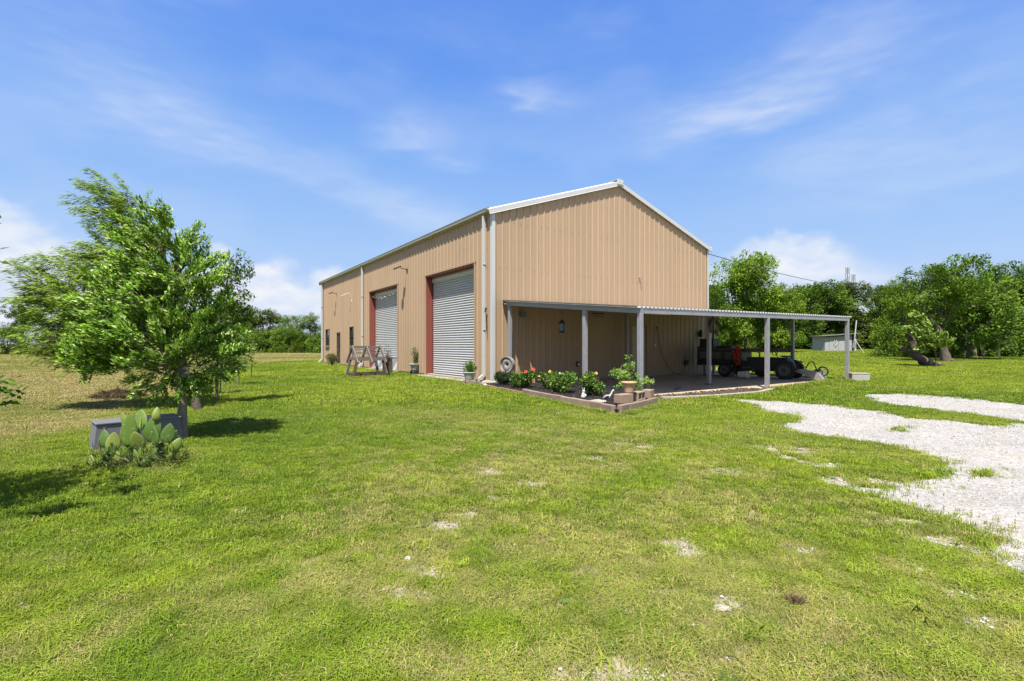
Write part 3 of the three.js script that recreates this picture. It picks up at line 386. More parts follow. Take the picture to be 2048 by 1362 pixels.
// roller doors: red steel jambs and header, curtain of slats
sideOpen.slice(0, 2).forEach(([a, b, y0, y1], di) => {
  const d = new THREE.Group(); d.name = 'roller_door'; barn.add(d); d.userData.label = di ? 'roller door with a bent bottom section behind the wooden frame' : 'straight white roller door nearest the corner of the workshop';
  const R = 0.31, w = b - a;
  part('jamb', box(R + 0.05, y1 - 0.06, 0.06, (R + 0.05) / 2 - 0.01, 0.05 + (y1 - 0.06) / 2, -a + 0.03), M.red, d);
  part('jamb', box(R + 0.05, y1 - 0.06, 0.06, (R + 0.05) / 2 - 0.01, 0.05 + (y1 - 0.06) / 2, -b - 0.03), M.red, d);
  part('header', box(R + 0.05, 0.12, w + 0.12, (R + 0.05) / 2 - 0.01, y1 + 0.06, -(a + b) / 2), M.red, d);
  for (const t of [a, b]) part('edge_trim', box(0.05, y1, 0.05, -0.03, y1 / 2 + 0.06, -t + (t === a ? 0.035 : -0.035)), M.tan[2], d);
  part('edge_trim', box(0.05, 0.05, w + 0.16, -0.03, y1 + 0.075, -(a + b) / 2), M.tan[2], d);
  part('hood', cyl(0.17, 0.17, w, R + 0.12, y1 - 0.12, -(a + b) / 2, Math.PI / 2, 0, 0, 16), M.slat, d);
  for (const t of [a, b]) part('guide_rail', box(0.05, y1 - 0.1, 0.05, R + 0.01, 0.05 + (y1 - 0.1) / 2, -t + (t === a ? -0.025 : 0.025)), M.dark, d);
  const n = 42, h = (y1 - 0.3) / n, prof = []; for (let k = 0; k <= 6; k++) { const q = k / 6; prof.push([-0.034 * Math.sin(q * Math.PI), q * h * 0.86]); } prof.push([0.02, h], [0.02, 0.0]);
  const slat = prism(prof, [0, 0, -a - 0.03], [0, 0, -b + 0.03], [1, 0, 0], [0, 1, 0]);
  for (let k = di ? 6 : 0; k < n; k++) { const m = part('slat', slat, M.slat, d); m.position.set(R + 0.02, 0.12 + k * h, 0); }
  if (di) {   // the lowest slats are bent and lean outwards
    for (let k = 0; k < 9; k++) part('bent_slat', bar([R - 0.0, 0.62, -(a + 0.15 + k * 0.47)], [R - 0.2, 0.06, -(a + 0.42 + k * 0.47)], 0.05, 0.16), k % 2 ? M.slat : M.zinc, d);
    part('backing', box(0.02, 0.66, w - 0.1, R + 0.06, 0.36, -(a + b) / 2), M.slat, d); part('bottom_bar', bar([R - 0.16, 0.07, -a - 0.05], [R - 0.05, 0.1, -b + 0.05], 0.06, 0.06), M.dark, d);
    const cable = []; for (let k = 0; k <= 24; k++) { const q = k / 24; cable.push([0.12 + 0.03 * Math.sin(k * 2.3), y1 - 0.22 - 0.16 * Math.sin(q * Math.PI) + 0.05 * Math.sin(k * 1.7), -lerp(b - 0.1, a + 0.4, q)]); } part('string_lights', [tube(cable, 0.008, 5), ...cable.map((c) => put(new THREE.IcosahedronGeometry(0.025, 0), c[0], c[1] - 0.02, c[2]))], M.lamp, d);
  } else part('bottom_bar', box(0.06, 0.08, w - 0.04, R + 0.02, 0.12, -(a + b) / 2), M.dark, d);
});
// two narrow windows and the side door
for (const [a, b, y0, y1] of sideOpen.slice(2, 4)) {
  const w = new THREE.Group(); w.name = 'window'; barn.add(w); const c = -(a + b) / 2, h = y1 - y0;
  part('pane', box(0.012, h - 0.1, (b - a) - 0.1, 0.05, (y0 + y1) / 2, c), M.glass, w);
  part('frame', [box(0.09, 0.05, b - a, 0.02, y1 - 0.025, c), box(0.09, 0.05, b - a, 0.02, y0 + 0.025, c), box(0.09, h - 0.1, 0.05, 0.02, (y0 + y1) / 2, -a - 0.025), box(0.09, h - 0.1, 0.05, 0.02, (y0 + y1) / 2, -b + 0.025), box(0.05, 0.035, b - a - 0.1, 0.035, (y0 + y1) / 2, c)], M.bronze, w);
  part('sill', box(0.14, 0.05, b - a + 0.1, -0.05, y0 - 0.03, c), M.tan[0], w); part('head_trim', box(0.06, 0.05, b - a + 0.1, -0.025, y1 + 0.027, c), M.tan[2], w);
}
{ const [a, b, y0, y1] = sideOpen[4], d = new THREE.Group(); d.name = 'side_door'; barn.add(d); const c = -(a + b) / 2;
  part('door_leaf', box(0.045, y1 - y0 - 0.06, b - a - 0.1, 0.06, (y0 + y1) / 2 - 0.02, c), M.bronze, d); part('frame', [box(0.12, 0.06, b - a, 0.03, y1 - 0.03, c), box(0.12, y1 - y0 - 0.06, 0.05, 0.03, (y0 + y1 - 0.06) / 2, -a - 0.025), box(0.12, y1 - y0 - 0.06, 0.05, 0.03, (y0 + y1 - 0.06) / 2, -b + 0.025)], M.brownWood, d); part('door_glass', box(0.012, 1.5, 0.3, 0.03, 1.25, c + 0.18), M.glass, d); part('handle', ring(0.03, 0.008, 0.015, 1.02, c - 0.32, 0, Math.PI / 2, 0, 6, 12), M.chrome, d); }
{ const [a, b, y0, y1] = gableDoor, d = new THREE.Group(); d.name = 'gable_door'; barn.add(d); const c = (a + b) / 2;
  part('door_leaf', [box(b - a - 0.12, y1 - y0 - 0.08, 0.045, c, (y0 + y1) / 2 - 0.02, -0.03)], M.door, d); part('frame', [box(b - a + 0.06, 0.08, 0.1, c, y1, 0), box(0.07, y1 - y0, 0.1, a, (y0 + y1) / 2 - 0.04, 0), box(0.07, y1 - y0, 0.1, b, (y0 + y1) / 2 - 0.04, 0)], M.tan[1], d);
  part('handle', [cyl(0.028, 0.028, 0.05, a + 0.16, 1.02, 0.015, Math.PI / 2, 0, 0, 10)], M.chrome, d); part('deadbolt', [cyl(0.025, 0.025, 0.03, a + 0.16, 1.28, 0.005, Math.PI / 2, 0, 0, 10)], M.chrome, d); part('peephole', cyl(0.012, 0.012, 0.02, c, 1.6, 0, Math.PI / 2, 0, 0, 8), M.bronze, d); }
// lights, camera and hook on the walls
function flood(t, y, s, label) {
  const o = thing('wall_floodlight', label, 'floodlight', B(0, -t, y), TH, 'floodlights on the long wall');
  part('bracket', [box(0.02, 0.16, 0.1, -0.02, -0.02, 0), bar([-0.02, 0, 0], [-0.34 * s, 0.06, 0], 0.03), bar([-0.03, -0.02, 0], [-0.03, -0.14, 0], 0.03)], M.bronze, o);
  part('lamp_head', rbox(0.34 * s, 0.06, 0.26 * s, 0.015, -0.5 * s, 0.06, 0, 0, 0, 0.42), M.bronze, o); part('lens', box(0.29 * s, 0.008, 0.21 * s, -0.488 * s, 0.024, 0, 0, 0, 0.42), M.lamp, o);
}
flood(7.7, 4.93, 1, 'bronze floodlight on a bracket between the two roller doors'); flood(20.3, 4.85, 0.8, 'smaller dark floodlight above the narrow side door');
{ const o = thing('bent_conduit', 'thin pale bent pipe arm sticking out above the second window', 'pipe', B(0, -16.75, 4.1), TH); part('arm', tube([[-0.03, 0, 0], [-0.05, 0.35, 0], [-0.12, 0.5, 0], [-0.3, 0.48, -0.05], [-0.62, 0.3, -0.15]], 0.016, 8), M.plastic, o); part('wall_plate', box(0.03, 0.12, 0.08, -0.015, 0.03, 0), M.plastic, o); }
{ const o = thing('security_camera', 'small white security camera high on the gable wall', 'camera', B(7.35, 0.02, 4.28), TH); o.scale.setScalar(0.62); part('mount', [cyl(0.05, 0.05, 0.03, 0, 0, 0.015, Math.PI / 2, 0, 0, 12), bar([0, 0, 0.02], [0, -0.03, 0.12], 0.025)], M.white, o); part('camera_body', [cyl(0.045, 0.045, 0.17, 0, -0.06, 0.16, Math.PI / 2 + 0.25, 0, 0.15, 14), box(0.1, 0.012, 0.2, 0, -0.01, 0.17, 0.25, 0.1, 0)], M.white, o); part('lens', cyl(0.03, 0.03, 0.01, 0.012, -0.085, 0.25, Math.PI / 2 + 0.25, 0, 0.15, 12), M.black, o); }
{ const o = thing('hose_bib', 'black strap and hook hanging from the corner downspout', 'hook', B(-0.1, -0.3, 2.0), TH); part('hook', [ring(0.04, 0.014, 0, 0.55, 0.0, 0, 0.6, 0, 6, 14), tube([[0, 0.52, 0.02], [0.0, 0.35, 0.05], [0.01, 0.1, 0.06], [0, -0.15, 0.06]], 0.015, 6)], M.black, o); part('clip', box(0.05, 0.09, 0.05, 0, 0.62, 0.02), M.bronze, o); }

// ------------------------------------------------------------------ carport
const port = thing('carport', 'open lean-to carport of grey steel posts under a corrugated roof', 'carport', [CX, 0, CZ], TH);
const portY = (g, n) => 2.895 - 0.0995 * n + 0.0105 * (g - 0.5);      // top of the beams
const POST = 0.115;
for (const [g, n] of [[0.5, 0.34], [0.5, 4.16], [0.5, 6.18], [6.1, 0.5], [6.07, 4.28], [6.3, 6.18], [11.8, 0.6], [11.8, 4.2], [11.82, 6.18]]) {
  const top = portY(g, n) - 0.135, [x, , z] = B(g, n), y0 = Math.min(ground(x, z), 0) - 0.06; part('post', [rbox(POST, top - y0, POST, 0.008, g, (top + y0) / 2, n)], M.zinc, port);
  if (n > 1) part('base_plate', box(0.2, 0.014, 0.2, g, 0.022, n), M.steel, port);
}
const pb = (g0, n0, g1, n1, w = 0.1, h = 0.135) => bar([g0, portY(g0, n0) - h / 2, n0], [g1, portY(g1, n1) - h / 2, n1], w, h);
part('beam', pb(0.5, 0.2, 0.5, 6.24), M.zinc, port); part('beam', pb(0.556, 6.18, 11.9, 6.18), M.zinc, port); part('beam', pb(11.82, 0.2, 11.82, 6.12), M.zinc, port);
part('beam', pb(0.556, 4.22, 11.76, 4.22), M.zinc, port); part('beam', pb(0.556, 0.4, 11.76, 0.4), M.zinc, port); part('beam', pb(6.2, 0.46, 6.2, 6.12, 0.08), M.zinc, port);
for (const n of [1.6, 2.9, 5.2]) part('purlin', bar([0.556, portY(0.5, n) - 0.045, n], [11.76, portY(11.8, n) - 0.045, n], 0.06, 0.08), M.steel, port);
part('ledger', bar([0.4, portY(0.4, 0.06) - 0.01, 0.07], [11.95, portY(11.9, 0.06) - 0.01, 0.07], 0.05, 0.09), M.steel, port);
for (let k = 0; k < 13; k++) {
  const g0 = 0.36 + k * 0.9, g1 = g0 + 0.905, pos = [], N = 6, P = 0.15, prof = []; for (let i = 0; i < N; i++) for (const [t, o] of [[0, 0], [0.6, 0], [0.66, 0.04], [0.92, 0.04]]) prof.push([g0 + (i + t) * P, o]); prof.push([g1, 0]);
  for (let i = 0; i + 1 < prof.length; i++) { const [a, oa] = prof[i], [b, ob] = prof[i + 1]; for (const up of [0.006, 0.003]) { const q = [[a, portY(a, 0.05) + oa + up, 0.05], [a, portY(a, 6.25) + oa + up, 6.25], [b, portY(b, 6.25) + ob + up, 6.25], [b, portY(b, 0.05) + ob + up, 0.05]]; for (const m of up === 0.006 ? [0, 1, 2, 0, 2, 3] : [0, 2, 1, 0, 3, 2]) pos.push(...q[m]); } const e = [[a, portY(a, 6.25) + oa + 0.006, 6.25], [a, portY(a, 6.25) + oa + 0.001, 6.25], [b, portY(b, 6.25) + ob + 0.001, 6.25], [b, portY(b, 6.25) + ob + 0.006, 6.25]]; for (const m of [0, 1, 2, 0, 2, 3]) pos.push(...e[m]); }
  const g = new THREE.BufferGeometry(); g.setAttribute('position', new THREE.Float32BufferAttribute(pos, 3)); g.computeVertexNormals(); part('roof_panel', g, M.zincRoof, port);
}
part('edge_flashing', bar([0.345, portY(0.36, 0.1) + 0.03, 0.1], [0.345, portY(0.36, 6.22) + 0.03, 6.22], 0.02, 0.04), M.steel, port);

// ------------------------------------------------------------------ things under the carport
const at = (g, n, y) => B(g, n, y);
{ const o = thing('tube_light', 'long pale fluorescent fitting under the front beam', 'light fitting', at(1.3, 5.72, portY(1.7, 5.7) - 0.1), TH); part('housing', rbox(1.22, 0.055, 0.11, 0.01, 0.3, 0, 0), M.lamp, o); part('diffuser', rbox(1.18, 0.03, 0.09, 0.012, 0.3, -0.04, 0), M.plastic, o); }
{ const o = thing('hanging_lantern', 'dark metal lantern hanging on a wire from the carport roof', 'lantern', at(0.95, 2.6, 1.74), TH); part('wire', tube([[0, 0.42, 0], [0, portY(1, 2.6) - 1.8, 0]], 0.006, 5), M.wire, o); part('cap', [put(lathe([[0.0, 0.42], [0.03, 0.41], [0.05, 0.37], [0.11, 0.32], [0.115, 0.3], [0.0, 0.3]]))], M.black, o); part('glass', put(lathe([[0.06, 0.06], [0.085, 0.14], [0.08, 0.26], [0.055, 0.3]])), M.bluegrey, o); part('base', put(lathe([[0, 0], [0.09, 0], [0.095, 0.03], [0.06, 0.06], [0, 0.06]])), M.black, o); for (let k = 0; k < 4; k++) part('cage_rod', tube([[0.09 * Math.cos(k * 1.57), 0.02, 0.09 * Math.sin(k * 1.57)], [0.105 * Math.cos(k * 1.57), 0.17, 0.105 * Math.sin(k * 1.57)], [0.09 * Math.cos(k * 1.57), 0.31, 0.09 * Math.sin(k * 1.57)]], 0.007, 5), M.black, o); }
{ const o = thing('junction_box', 'blue grey electrical box high on the wall under the carport', 'electrical box', at(1.22, 0.05, 2.36), TH); part('box_body', rbox(0.22, 0.2, 0.12, 0.015, 0, 0.1, 0.06), M.bluegrey, o); part('cover', rbox(0.2, 0.03, 0.14, 0.006, 0, 0.205, 0.06), M.greySteel, o); part('conduit', tube([[0, 0.2, 0.06], [0.0, 0.3, 0.05]], 0.015, 6), M.greySteel, o); }
{ const o = thing('wall_hook_row', 'dark hooks and wires under the roof near the middle post', 'hooks', at(4.9, 0.06, 2.5), TH); part('rail', box(0.6, 0.03, 0.03, 0, 0.12, 0.02), M.bronze, o); for (let k = 0; k < 4; k++) part('hook', tube([[-0.2 + k * 0.13, 0.11, 0.03], [-0.2 + k * 0.13, 0.0, 0.05], [-0.19 + k * 0.13, -0.03, 0.09], [-0.18 + k * 0.13, 0.0, 0.11]], 0.008, 5), M.bronze, o); }
{ const o = thing('outlet_box', 'brown round outlet cover low on the shaded wall behind the flowers', 'outlet', at(3.85, 0.035, 0.62), TH); part('cover', [rbox(0.16, 0.2, 0.06, 0.02, 0, 0.0, 0.03)], M.brownWood, o); part('cap', cyl(0.05, 0.05, 0.04, 0.01, -0.01, 0.07, Math.PI / 2, 0, 0, 12), M.plastic, o); }
{ const o = thing('light_switch', 'small white switch plate on the wall beside the gable door', 'switch', at(8.35, 0.035, 1.35), TH); part('plate', rbox(0.09, 0.14, 0.03, 0.008, 0, 0, 0.01), M.white, o); part('toggle', box(0.02, 0.04, 0.03, 0, 0, 0.035), M.lamp, o); }
{ const o = thing('drooping_cable', 'thin dark cable drooping down the shaded wall to the floor', 'cable', at(8.6, 0.05, 0), TH); part('cord', tube([[-0.15, 2.1, 0.02], [-0.05, 1.5, 0.05], [0.15, 0.9, 0.06], [0.5, 0.4, 0.08], [0.9, 0.06, 0.15], [1.3, 0.05, 0.15], [1.65, 0.25, 0.1], [1.85, 0.5, 0.06]], 0.012, 6), M.wire, o); part('plug', rbox(0.05, 0.08, 0.05, 0.01, -0.15, 2.12, 0.02), M.wire, o); }
{ const o = thing('power_outlet', 'dark weatherproof outlet box low on the wall near the trailer', 'outlet', at(10.45, 0.035, 0.55), TH); part('cover', rbox(0.2, 0.26, 0.08, 0.02, 0, 0, 0.04), M.bronze, o); part('lid', rbox(0.16, 0.14, 0.03, 0.01, 0, 0.04, 0.09), M.black, o); }
{ const o = thing('wall_lamp', 'black wall lantern beside the far end of the gable wall', 'wall lamp', at(11.45, 0.035, 1.75), TH); part('plate', rbox(0.12, 0.24, 0.03, 0.01, 0, 0.12, 0.015), M.black, o); part('lamp_cage', [put(lathe([[0.03, 0], [0.07, 0.02], [0.09, 0.26], [0.03, 0.34], [0, 0.36]], 6), 0, -0.02, 0.12)], M.black, o); part('arm', bar([0, 0.28, 0.02], [0, 0.34, 0.12], 0.02), M.black, o); }
{ const o = thing('cable_coil', 'tangled coil of dark red and black cable hung on the inner post', 'cable coil', at(6.07, 4.28, 1.86), TH); const r = rng(8); for (let k = 0; k < 9; k++) { const a = (r() - 0.5) * 0.5, R = 0.15 + 0.07 * r(), sq = 1.15 + 0.5 * r(), pts = []; for (let i = 0; i <= 18; i++) { const t = i / 18 * 6.283; pts.push([0.03 * (k % 3) + Math.cos(t) * R, 0.16 + Math.sin(t) * R * sq + (r() - 0.5) * 0.02, 0.1 + 0.015 * k + Math.cos(t) * a * 0.15]); } part('cable_loop', tube(pts, 0.011, 5), k % 3 === 1 ? M.red : M.wire, o); } part('reel_box', rbox(0.24, 0.2, 0.12, 0.02, 0.02, 0.3, 0.09), M.bluegrey, o); }
{ const o = thing('floor_plank', 'short pale plank lying on the carport floor', 'plank', at(3.6, 4.9, 0.02), TH + 0.5); part('board', rbox(0.7, 0.03, 0.1, 0.005, 0, 0.015, 0), M.oldWood, o); }
{ const o = thing('wheel_rim_pair', 'two grey steel wheel rims hung by a black strap from the corner post', 'wheel rims', at(0.5, 0.58, 0.4), -0.6); for (const k of [0, 1]) part('rim', put(lathe([[0.05, 0.03], [0.06, 0.06], [0.12, 0.07], [0.2, 0.03], [0.235, 0.0], [0.25, 0.03], [0.25, 0.1], [0.27, 0.12], [0.26, 0.14], [0.235, 0.12], [0.225, 0.05], [0.18, 0.1], [0.1, 0.1], [0.05, 0.07], [0.05, 0.03]], 28), -0.04 - k * 0.03, 0.3, 0.28 - k * 0.14, Math.PI / 2, 0, 0), k ? M.zinc : M.greySteel, o); part('strap', box(0.03, 0.85, 0.008, -0.06, 0.93, -0.0), M.black, o); part('hub', cyl(0.17, 0.17, 0.02, -0.05, 0.3, 0.17, Math.PI / 2, 0, 0, 20), M.black, o); }
{ const o = thing('leaning_board', 'narrow orange brown board with a pointed top leaning on the wall', 'board', at(1.08, 0.9, 0.05), TH); part('board', [prism([[-0.06, 0], [0.06, 0], [0.06, 0.75], [0.0, 0.86], [-0.06, 0.72]], [0, 0, 0.02], [0, 0, 0.045], [1, 0, 0], [0, 0.985, -0.17])], M.board, o); }
{ const r = rng(3), l = []; for (let i = 0; i < 1500; i++) { const g = 0.8 + r() * 5.0, n = 6.3 + (r() - 0.5) * 0.8 * (0.4 + r()), p = B(g, n), s = 0.02 + 0.03 * r(); l.push([p[0], 0.02 + 0.01 * r(), p[2], r() * 6.3, [s, s * 0.25, s * 0.6], r() - 0.5, r() - 0.5, [0.04 + 0.05 * r(), 0.03 + 0.035 * r(), 0.02 + 0.02 * r()]]); } scatter('leaf_litter', pebble(31), std(1, 1, 1, 0.95), l, 'dark dead leaves and mulch spilled along the carport edge', 'litter'); }

// ------------------------------------------------------------------ trailer, tractor and implement parked under the carport
const wheelGeo = (R, r, w) => { const pts = []; for (let k = 0; k <= 12; k++) { const a = -Math.PI / 2 + Math.PI * k / 12; pts.push([R - r + r * Math.cos(a), Math.sin(a) * w / 2]); } pts.push([R - 2.1 * r, w * 0.42], [R - 2.1 * r, -w * 0.42], [R - r, -w / 2]); return lathe(pts, 28); };
function wheel(parent, x, y, z, R, w, spokes = 0, tread = 0) {
  const o = new THREE.Group(); o.name = 'wheel'; o.position.set(x, y, z); parent.add(o); const r = R * (spokes ? 0.12 : 0.2);
  const l = [put(wheelGeo(R, r, w), 0, 0, 0, Math.PI / 2)]; for (let k = 0; k < tread; k++) { const a = k / tread * 6.283; l.push(box(0.05, 0.03, w * 0.9, Math.cos(a) * R, Math.sin(a) * R, 0, 0, 0, a + 0.4)); } part('tyre', l, M.rubber, o);
  if (spokes) { const s = [ring(R - 2 * r, 0.012, 0, 0, 0), cyl(0.04, 0.04, w * 0.8, 0, 0, 0, Math.PI / 2, 0, 0, 12)]; for (let k = 0; k < spokes; k++) { const a = k / spokes * 6.283; s.push(bar([0, 0, 0], [Math.cos(a) * (R - 2 * r), Math.sin(a) * (R - 2 * r), 0], 0.045, 0.03)); } part('rim', s, M.greySteel, o); }
  else { part('rim', [put(lathe([[0.04, 0.03], [0.09, 0.05], [(R - 2 * r) * 0.75, -0.01], [(R - 2 * r) * 0.9, 0.06], [R - 2 * r + 0.015, 0.07], [R - 2 * r + 0.015, -0.07], [0.04, -0.04]], 22), 0, 0, 0.02, Math.PI / 2)], M.steel, o); part('hub', cyl(0.05, 0.05, 0.12, 0, 0, 0.04, Math.PI / 2, 0, 0, 10), M.black, o); }
  return o;
}
const VA = G(1453, 753.5), VB = [10.84, -19.6], VT = Math.atan2(-(VB[1] - VA[1]), VB[0] - VA[0]);   // line along which they stand
{
  const o = thing('utility_trailer', 'black box trailer with panelled sides standing behind the tractor', 'trailer', [VA[0], 0, VA[1]], VT);
  part('chassis', [box(2.2, 0.1, 0.08, -0.25, 0.52, -0.12), box(2.2, 0.1, 0.08, -0.25, 0.52, -1.1), box(0.08, 0.1, 1.2, 0.6, 0.52, -0.6), box(0.08, 0.1, 1.2, -1.2, 0.52, -0.6), box(0.9, 0.08, 0.1, 1.0, 0.48, -0.6)], M.black, o);
  part('bed', box(1.85, 0.05, 1.3, -0.35, 0.6, -0.6), M.black, o);
  for (const [x, w] of [[-0.98, 0.5], [-0.42, 0.56], [0.2, 0.62]]) { const p = part('side_panel', [rbox(w, 0.52, 0.04, 0.01, x, 0.91, 0.04)], M.black, o); part('panel_rib', [box(w - 0.12, 0.3, 0.015, x, 0.92, 0.068), box(0.03, 0.5, 0.03, x + w / 2, 0.9, 0.075)], M.steel, p); }
  part('side_panel', box(1.85, 0.55, 0.04, -0.35, 0.9, -1.24), M.black, o); part('end_panel', box(0.04, 0.55, 1.24, 0.56, 0.9, -0.6), M.black, o); part('end_panel', box(0.04, 0.7, 1.24, -1.26, 0.95, -0.6), M.black, o);
  part('tool_box', [rbox(0.62, 0.62, 0.7, 0.02, -0.95, 1.3, -0.5), box(0.66, 0.03, 0.74, -0.95, 1.62, -0.5)], M.black, o); part('lid', rbox(0.6, 0.14, 0.5, 0.02, -0.25, 1.25, -0.6), M.black, o);
  part('top_rail', [box(1.85, 0.05, 0.06, -0.35, 1.19, 0.04), box(1.5, 0.05, 0.06, -0.2, 1.19, -1.24)], M.steel, o);
  part('mudguard', [put(new THREE.CylinderGeometry(0.4, 0.4, 0.26, 18, 1, true, 0, Math.PI), 0, 0.33, 0.14, Math.PI / 2, 0, 0).applyMatrix4(new THREE.Matrix4().makeTranslation(0, 0.02, 0)), box(0.8, 0.05, 0.27, 0, 0.73, 0.14)], M.black, o);
  wheel(o, 0, 0.31, 0.14, 0.31, 0.2); wheel(o, 0, 0.31, -1.35, 0.31, 0.2);
  part('axle', cyl(0.035, 0.035, 1.45, 0, 0.31, -0.6, Math.PI / 2, 0, 0, 10), M.black, o); part('jack_stand', [bar([-1.0, 0.55, 0.0], [-0.95, 0.02, 0.02], 0.06), box(0.16, 0.02, 0.16, -0.95, 0.02, 0.02)], M.steel, o);
}
{ const o = thing('red_rag', 'crumpled orange red cloth draped over the trailer end', 'cloth', [VA[0], 0, VA[1]], VT); const r = rng(19), pos = [], N = 12, g = new THREE.PlaneGeometry(0.34, 0.62, N, 16), p = g.attributes.position; for (let i = 0; i < p.count; i++) { const x = p.getX(i), y = p.getY(i), t = (0.31 - y) / 0.62; p.setXYZ(i, x * (1 - 0.45 * t) + 0.03 * Math.sin(y * 20) + 0.05 * (vn(x * 9, y * 7) - 0.5), y - 0.1 * vn(x * 14, 2), 0.05 * Math.sin(x * 38 + y * 6) + 0.04 * vn(x * 20, y * 12)); } g.computeVertexNormals(); part('drape', put(g, 0.5, 0.9, 0.14, 0, 0.2, 0), new THREE.MeshStandardMaterial({ color: C(0.34, 0.035, 0.018), roughness: 0.95, side: THREE.DoubleSide }), o); part('top_fold', put(new THREE.TorusKnotGeometry(0.06, 0.035, 40, 6, 2, 3), 0.5, 1.2, 0.06, 0.5, 0.3, 0), M.rag, o); }
{
  const o = thing('old_tractor', 'small black antique tractor with a boxy hood and tall lever', 'tractor', [VA[0], 0, VA[1]], VT);
  part('hood', [rbox(1.12, 0.56, 0.56, 0.03, 1.36, 0.58, -0.35), rbox(0.5, 0.32, 0.5, 0.03, 0.92, 0.52, -0.35)], M.black, o); part('frame_rail', [box(2.1, 0.1, 0.07, 1.55, 0.36, -0.1), box(2.1, 0.1, 0.07, 1.55, 0.36, -0.62)], M.black, o);
  part('cowl', [rbox(0.62, 0.5, 0.62, 0.08, 2.05, 0.6, -0.35)], M.black, o);
  part('fender', put(new THREE.CylinderGeometry(0.42, 0.42, 0.26, 20, 1, true, -0.2, Math.PI * 0.95), 2.25, 0.48, 0.05, Math.PI / 2, -0.1, 0), new THREE.MeshStandardMaterial({ color: C(0.02, 0.02, 0.02), roughness: 0.5, side: THREE.DoubleSide }), o);
  part('radiator', rbox(0.12, 0.44, 0.44, 0.02, 0.66, 0.5, -0.35), M.steel, o); part('seat', [rbox(0.34, 0.06, 0.36, 0.025, 2.25, 0.9, -0.35), bar([2.2, 0.6, -0.35], [2.25, 0.88, -0.35], 0.05)], M.black, o);
  part('steering_wheel', [ring(0.17, 0.014, 1.83, 1.12, -0.3, 0.3, 1.2, 0), bar([1.95, 0.8, -0.3], [1.83, 1.12, -0.3], 0.03), bar([1.72, 1.05, -0.38], [1.94, 1.18, -0.22], 0.016)], M.black, o);
  part('lever', [bar([2.47, 0.75, -0.1], [2.5, 1.3, -0.1], 0.03), rbox(0.08, 0.05, 0.05, 0.015, 2.5, 1.31, -0.1)], M.black, o); part('exhaust', [cyl(0.03, 0.03, 0.2, 1.2, 0.95, -0.4, 0, 0, 0, 10), box(0.14, 0.02, 0.06, 1.18, 1.04, -0.4)], M.steel, o);
  part('engine_block', [rbox(0.5, 0.22, 0.4, 0.02, 0.95, 0.38, -0.35), cyl(0.06, 0.06, 0.3, 0.8, 0.42, -0.05, 0, 0, Math.PI / 2, 10), cyl(0.05, 0.05, 0.22, 1.1, 0.35, -0.06, Math.PI / 2, 0, 0, 10)], M.steel, o);
  part('axle', [cyl(0.045, 0.045, 1.15, 2.36, 0.36, -0.35, Math.PI / 2, 0, 0, 10), cyl(0.035, 0.035, 0.95, 1.12, 0.27, -0.35, Math.PI / 2, 0, 0, 10)], M.black, o);
  wheel(o, 2.36, 0.37, 0.2, 0.37, 0.2, 0, 26); wheel(o, 2.36, 0.37, -0.9, 0.37, 0.2, 0, 26); wheel(o, 1.12, 0.27, -0.82, 0.27, 0.14); 
}
{ const o = thing('long_plank', 'long weathered plank laid from the trailer to the tractor lever', 'plank', [VA[0], 0, VA[1]], VT); part('board', bar([0.35, 1.13, -0.5], [2.46, 1.15, -0.2], 0.05, 0.16), M.oldWood, o); part('clamp', box(0.08, 0.2, 0.1, 1.6, 1.14, -0.32), M.steel, o); }
{
  const o = thing('rear_mower', 'grey steel mower deck with hoop handle and spoked tail wheel', 'mower', [VA[0], 0, VA[1]], VT);
  part('deck', [prism([[0, 0.36], [0.12, 0.42], [0.78, 0.33], [1.0, 0.02], [0.9, 0.0], [0.45, 0.16]], [2.72, 0.0, -0.3], [2.72, 0.0, 0.32], [1, 0, 0], [0, 1, 0])], M.greySteel, o);
  part('hoop', tube([[2.98, 0.42, -0.1], [3.1, 0.66, -0.1], [3.18, 0.72, -0.1], [3.27, 0.7, -0.1], [3.38, 0.38, -0.1]], 0.022, 8), M.black, o); part('hook', tube([[2.72, 0.5, -0.1], [2.75, 0.68, -0.1], [2.82, 0.74, -0.1], [2.88, 0.68, -0.1]], 0.022, 8), M.black, o);
  part('hitch_arm', [bar([2.4, 0.4, -0.2], [2.86, 0.4, -0.2], 0.06), bar([3.3, 0.4, -0.1], [3.62, 0.38, -0.1], 0.05)], M.black, o); wheel(o, 3.6, 0.37, -0.02, 0.19, 0.07, 5); part('axle_pin', cyl(0.02, 0.02, 0.3, 3.6, 0.37, -0.05, Math.PI / 2, 0, 0, 8), M.black, o);
}
{ const [x, z] = G(1487, 757.5), o = thing('white_bucket', 'dirty white plastic bucket lying on its side by the tractor', 'bucket', [x, 0, z], -0.72); part('bucket_body', put(lathe([[0, 0], [0.125, 0], [0.13, 0.01], [0.15, 0.32], [0.165, 0.325], [0.165, 0.35], [0.15, 0.36], [0.15, 0.4], [0.142, 0.4], [0.14, 0.33], [0.12, 0.03], [0, 0.03]], 26), -0.2, 0.168, 0, 0, 0, -Math.PI / 2), M.plastic, o); part('handle', ring(0.15, 0.006, 0.1, 0.15, 0.0, 0.3, 1.57, 0, 6, 24), M.chrome, o); }
{ const [x, z] = [B(11.82, 6.18)[0] + 0.35, B(11.82, 6.18)[2] + 0.12], o = thing('concrete_footing', 'pale weathered concrete block beside the last front post', 'concrete block', [x, 0, z], -0.15); part('block', [rbox(0.62, 0.28, 0.36, 0.03, 0, 0.13, 0)], M.concrete, o); part('top_cap', rbox(0.64, 0.05, 0.37, 0.015, 0, 0.295, 0), M.stone, o); }

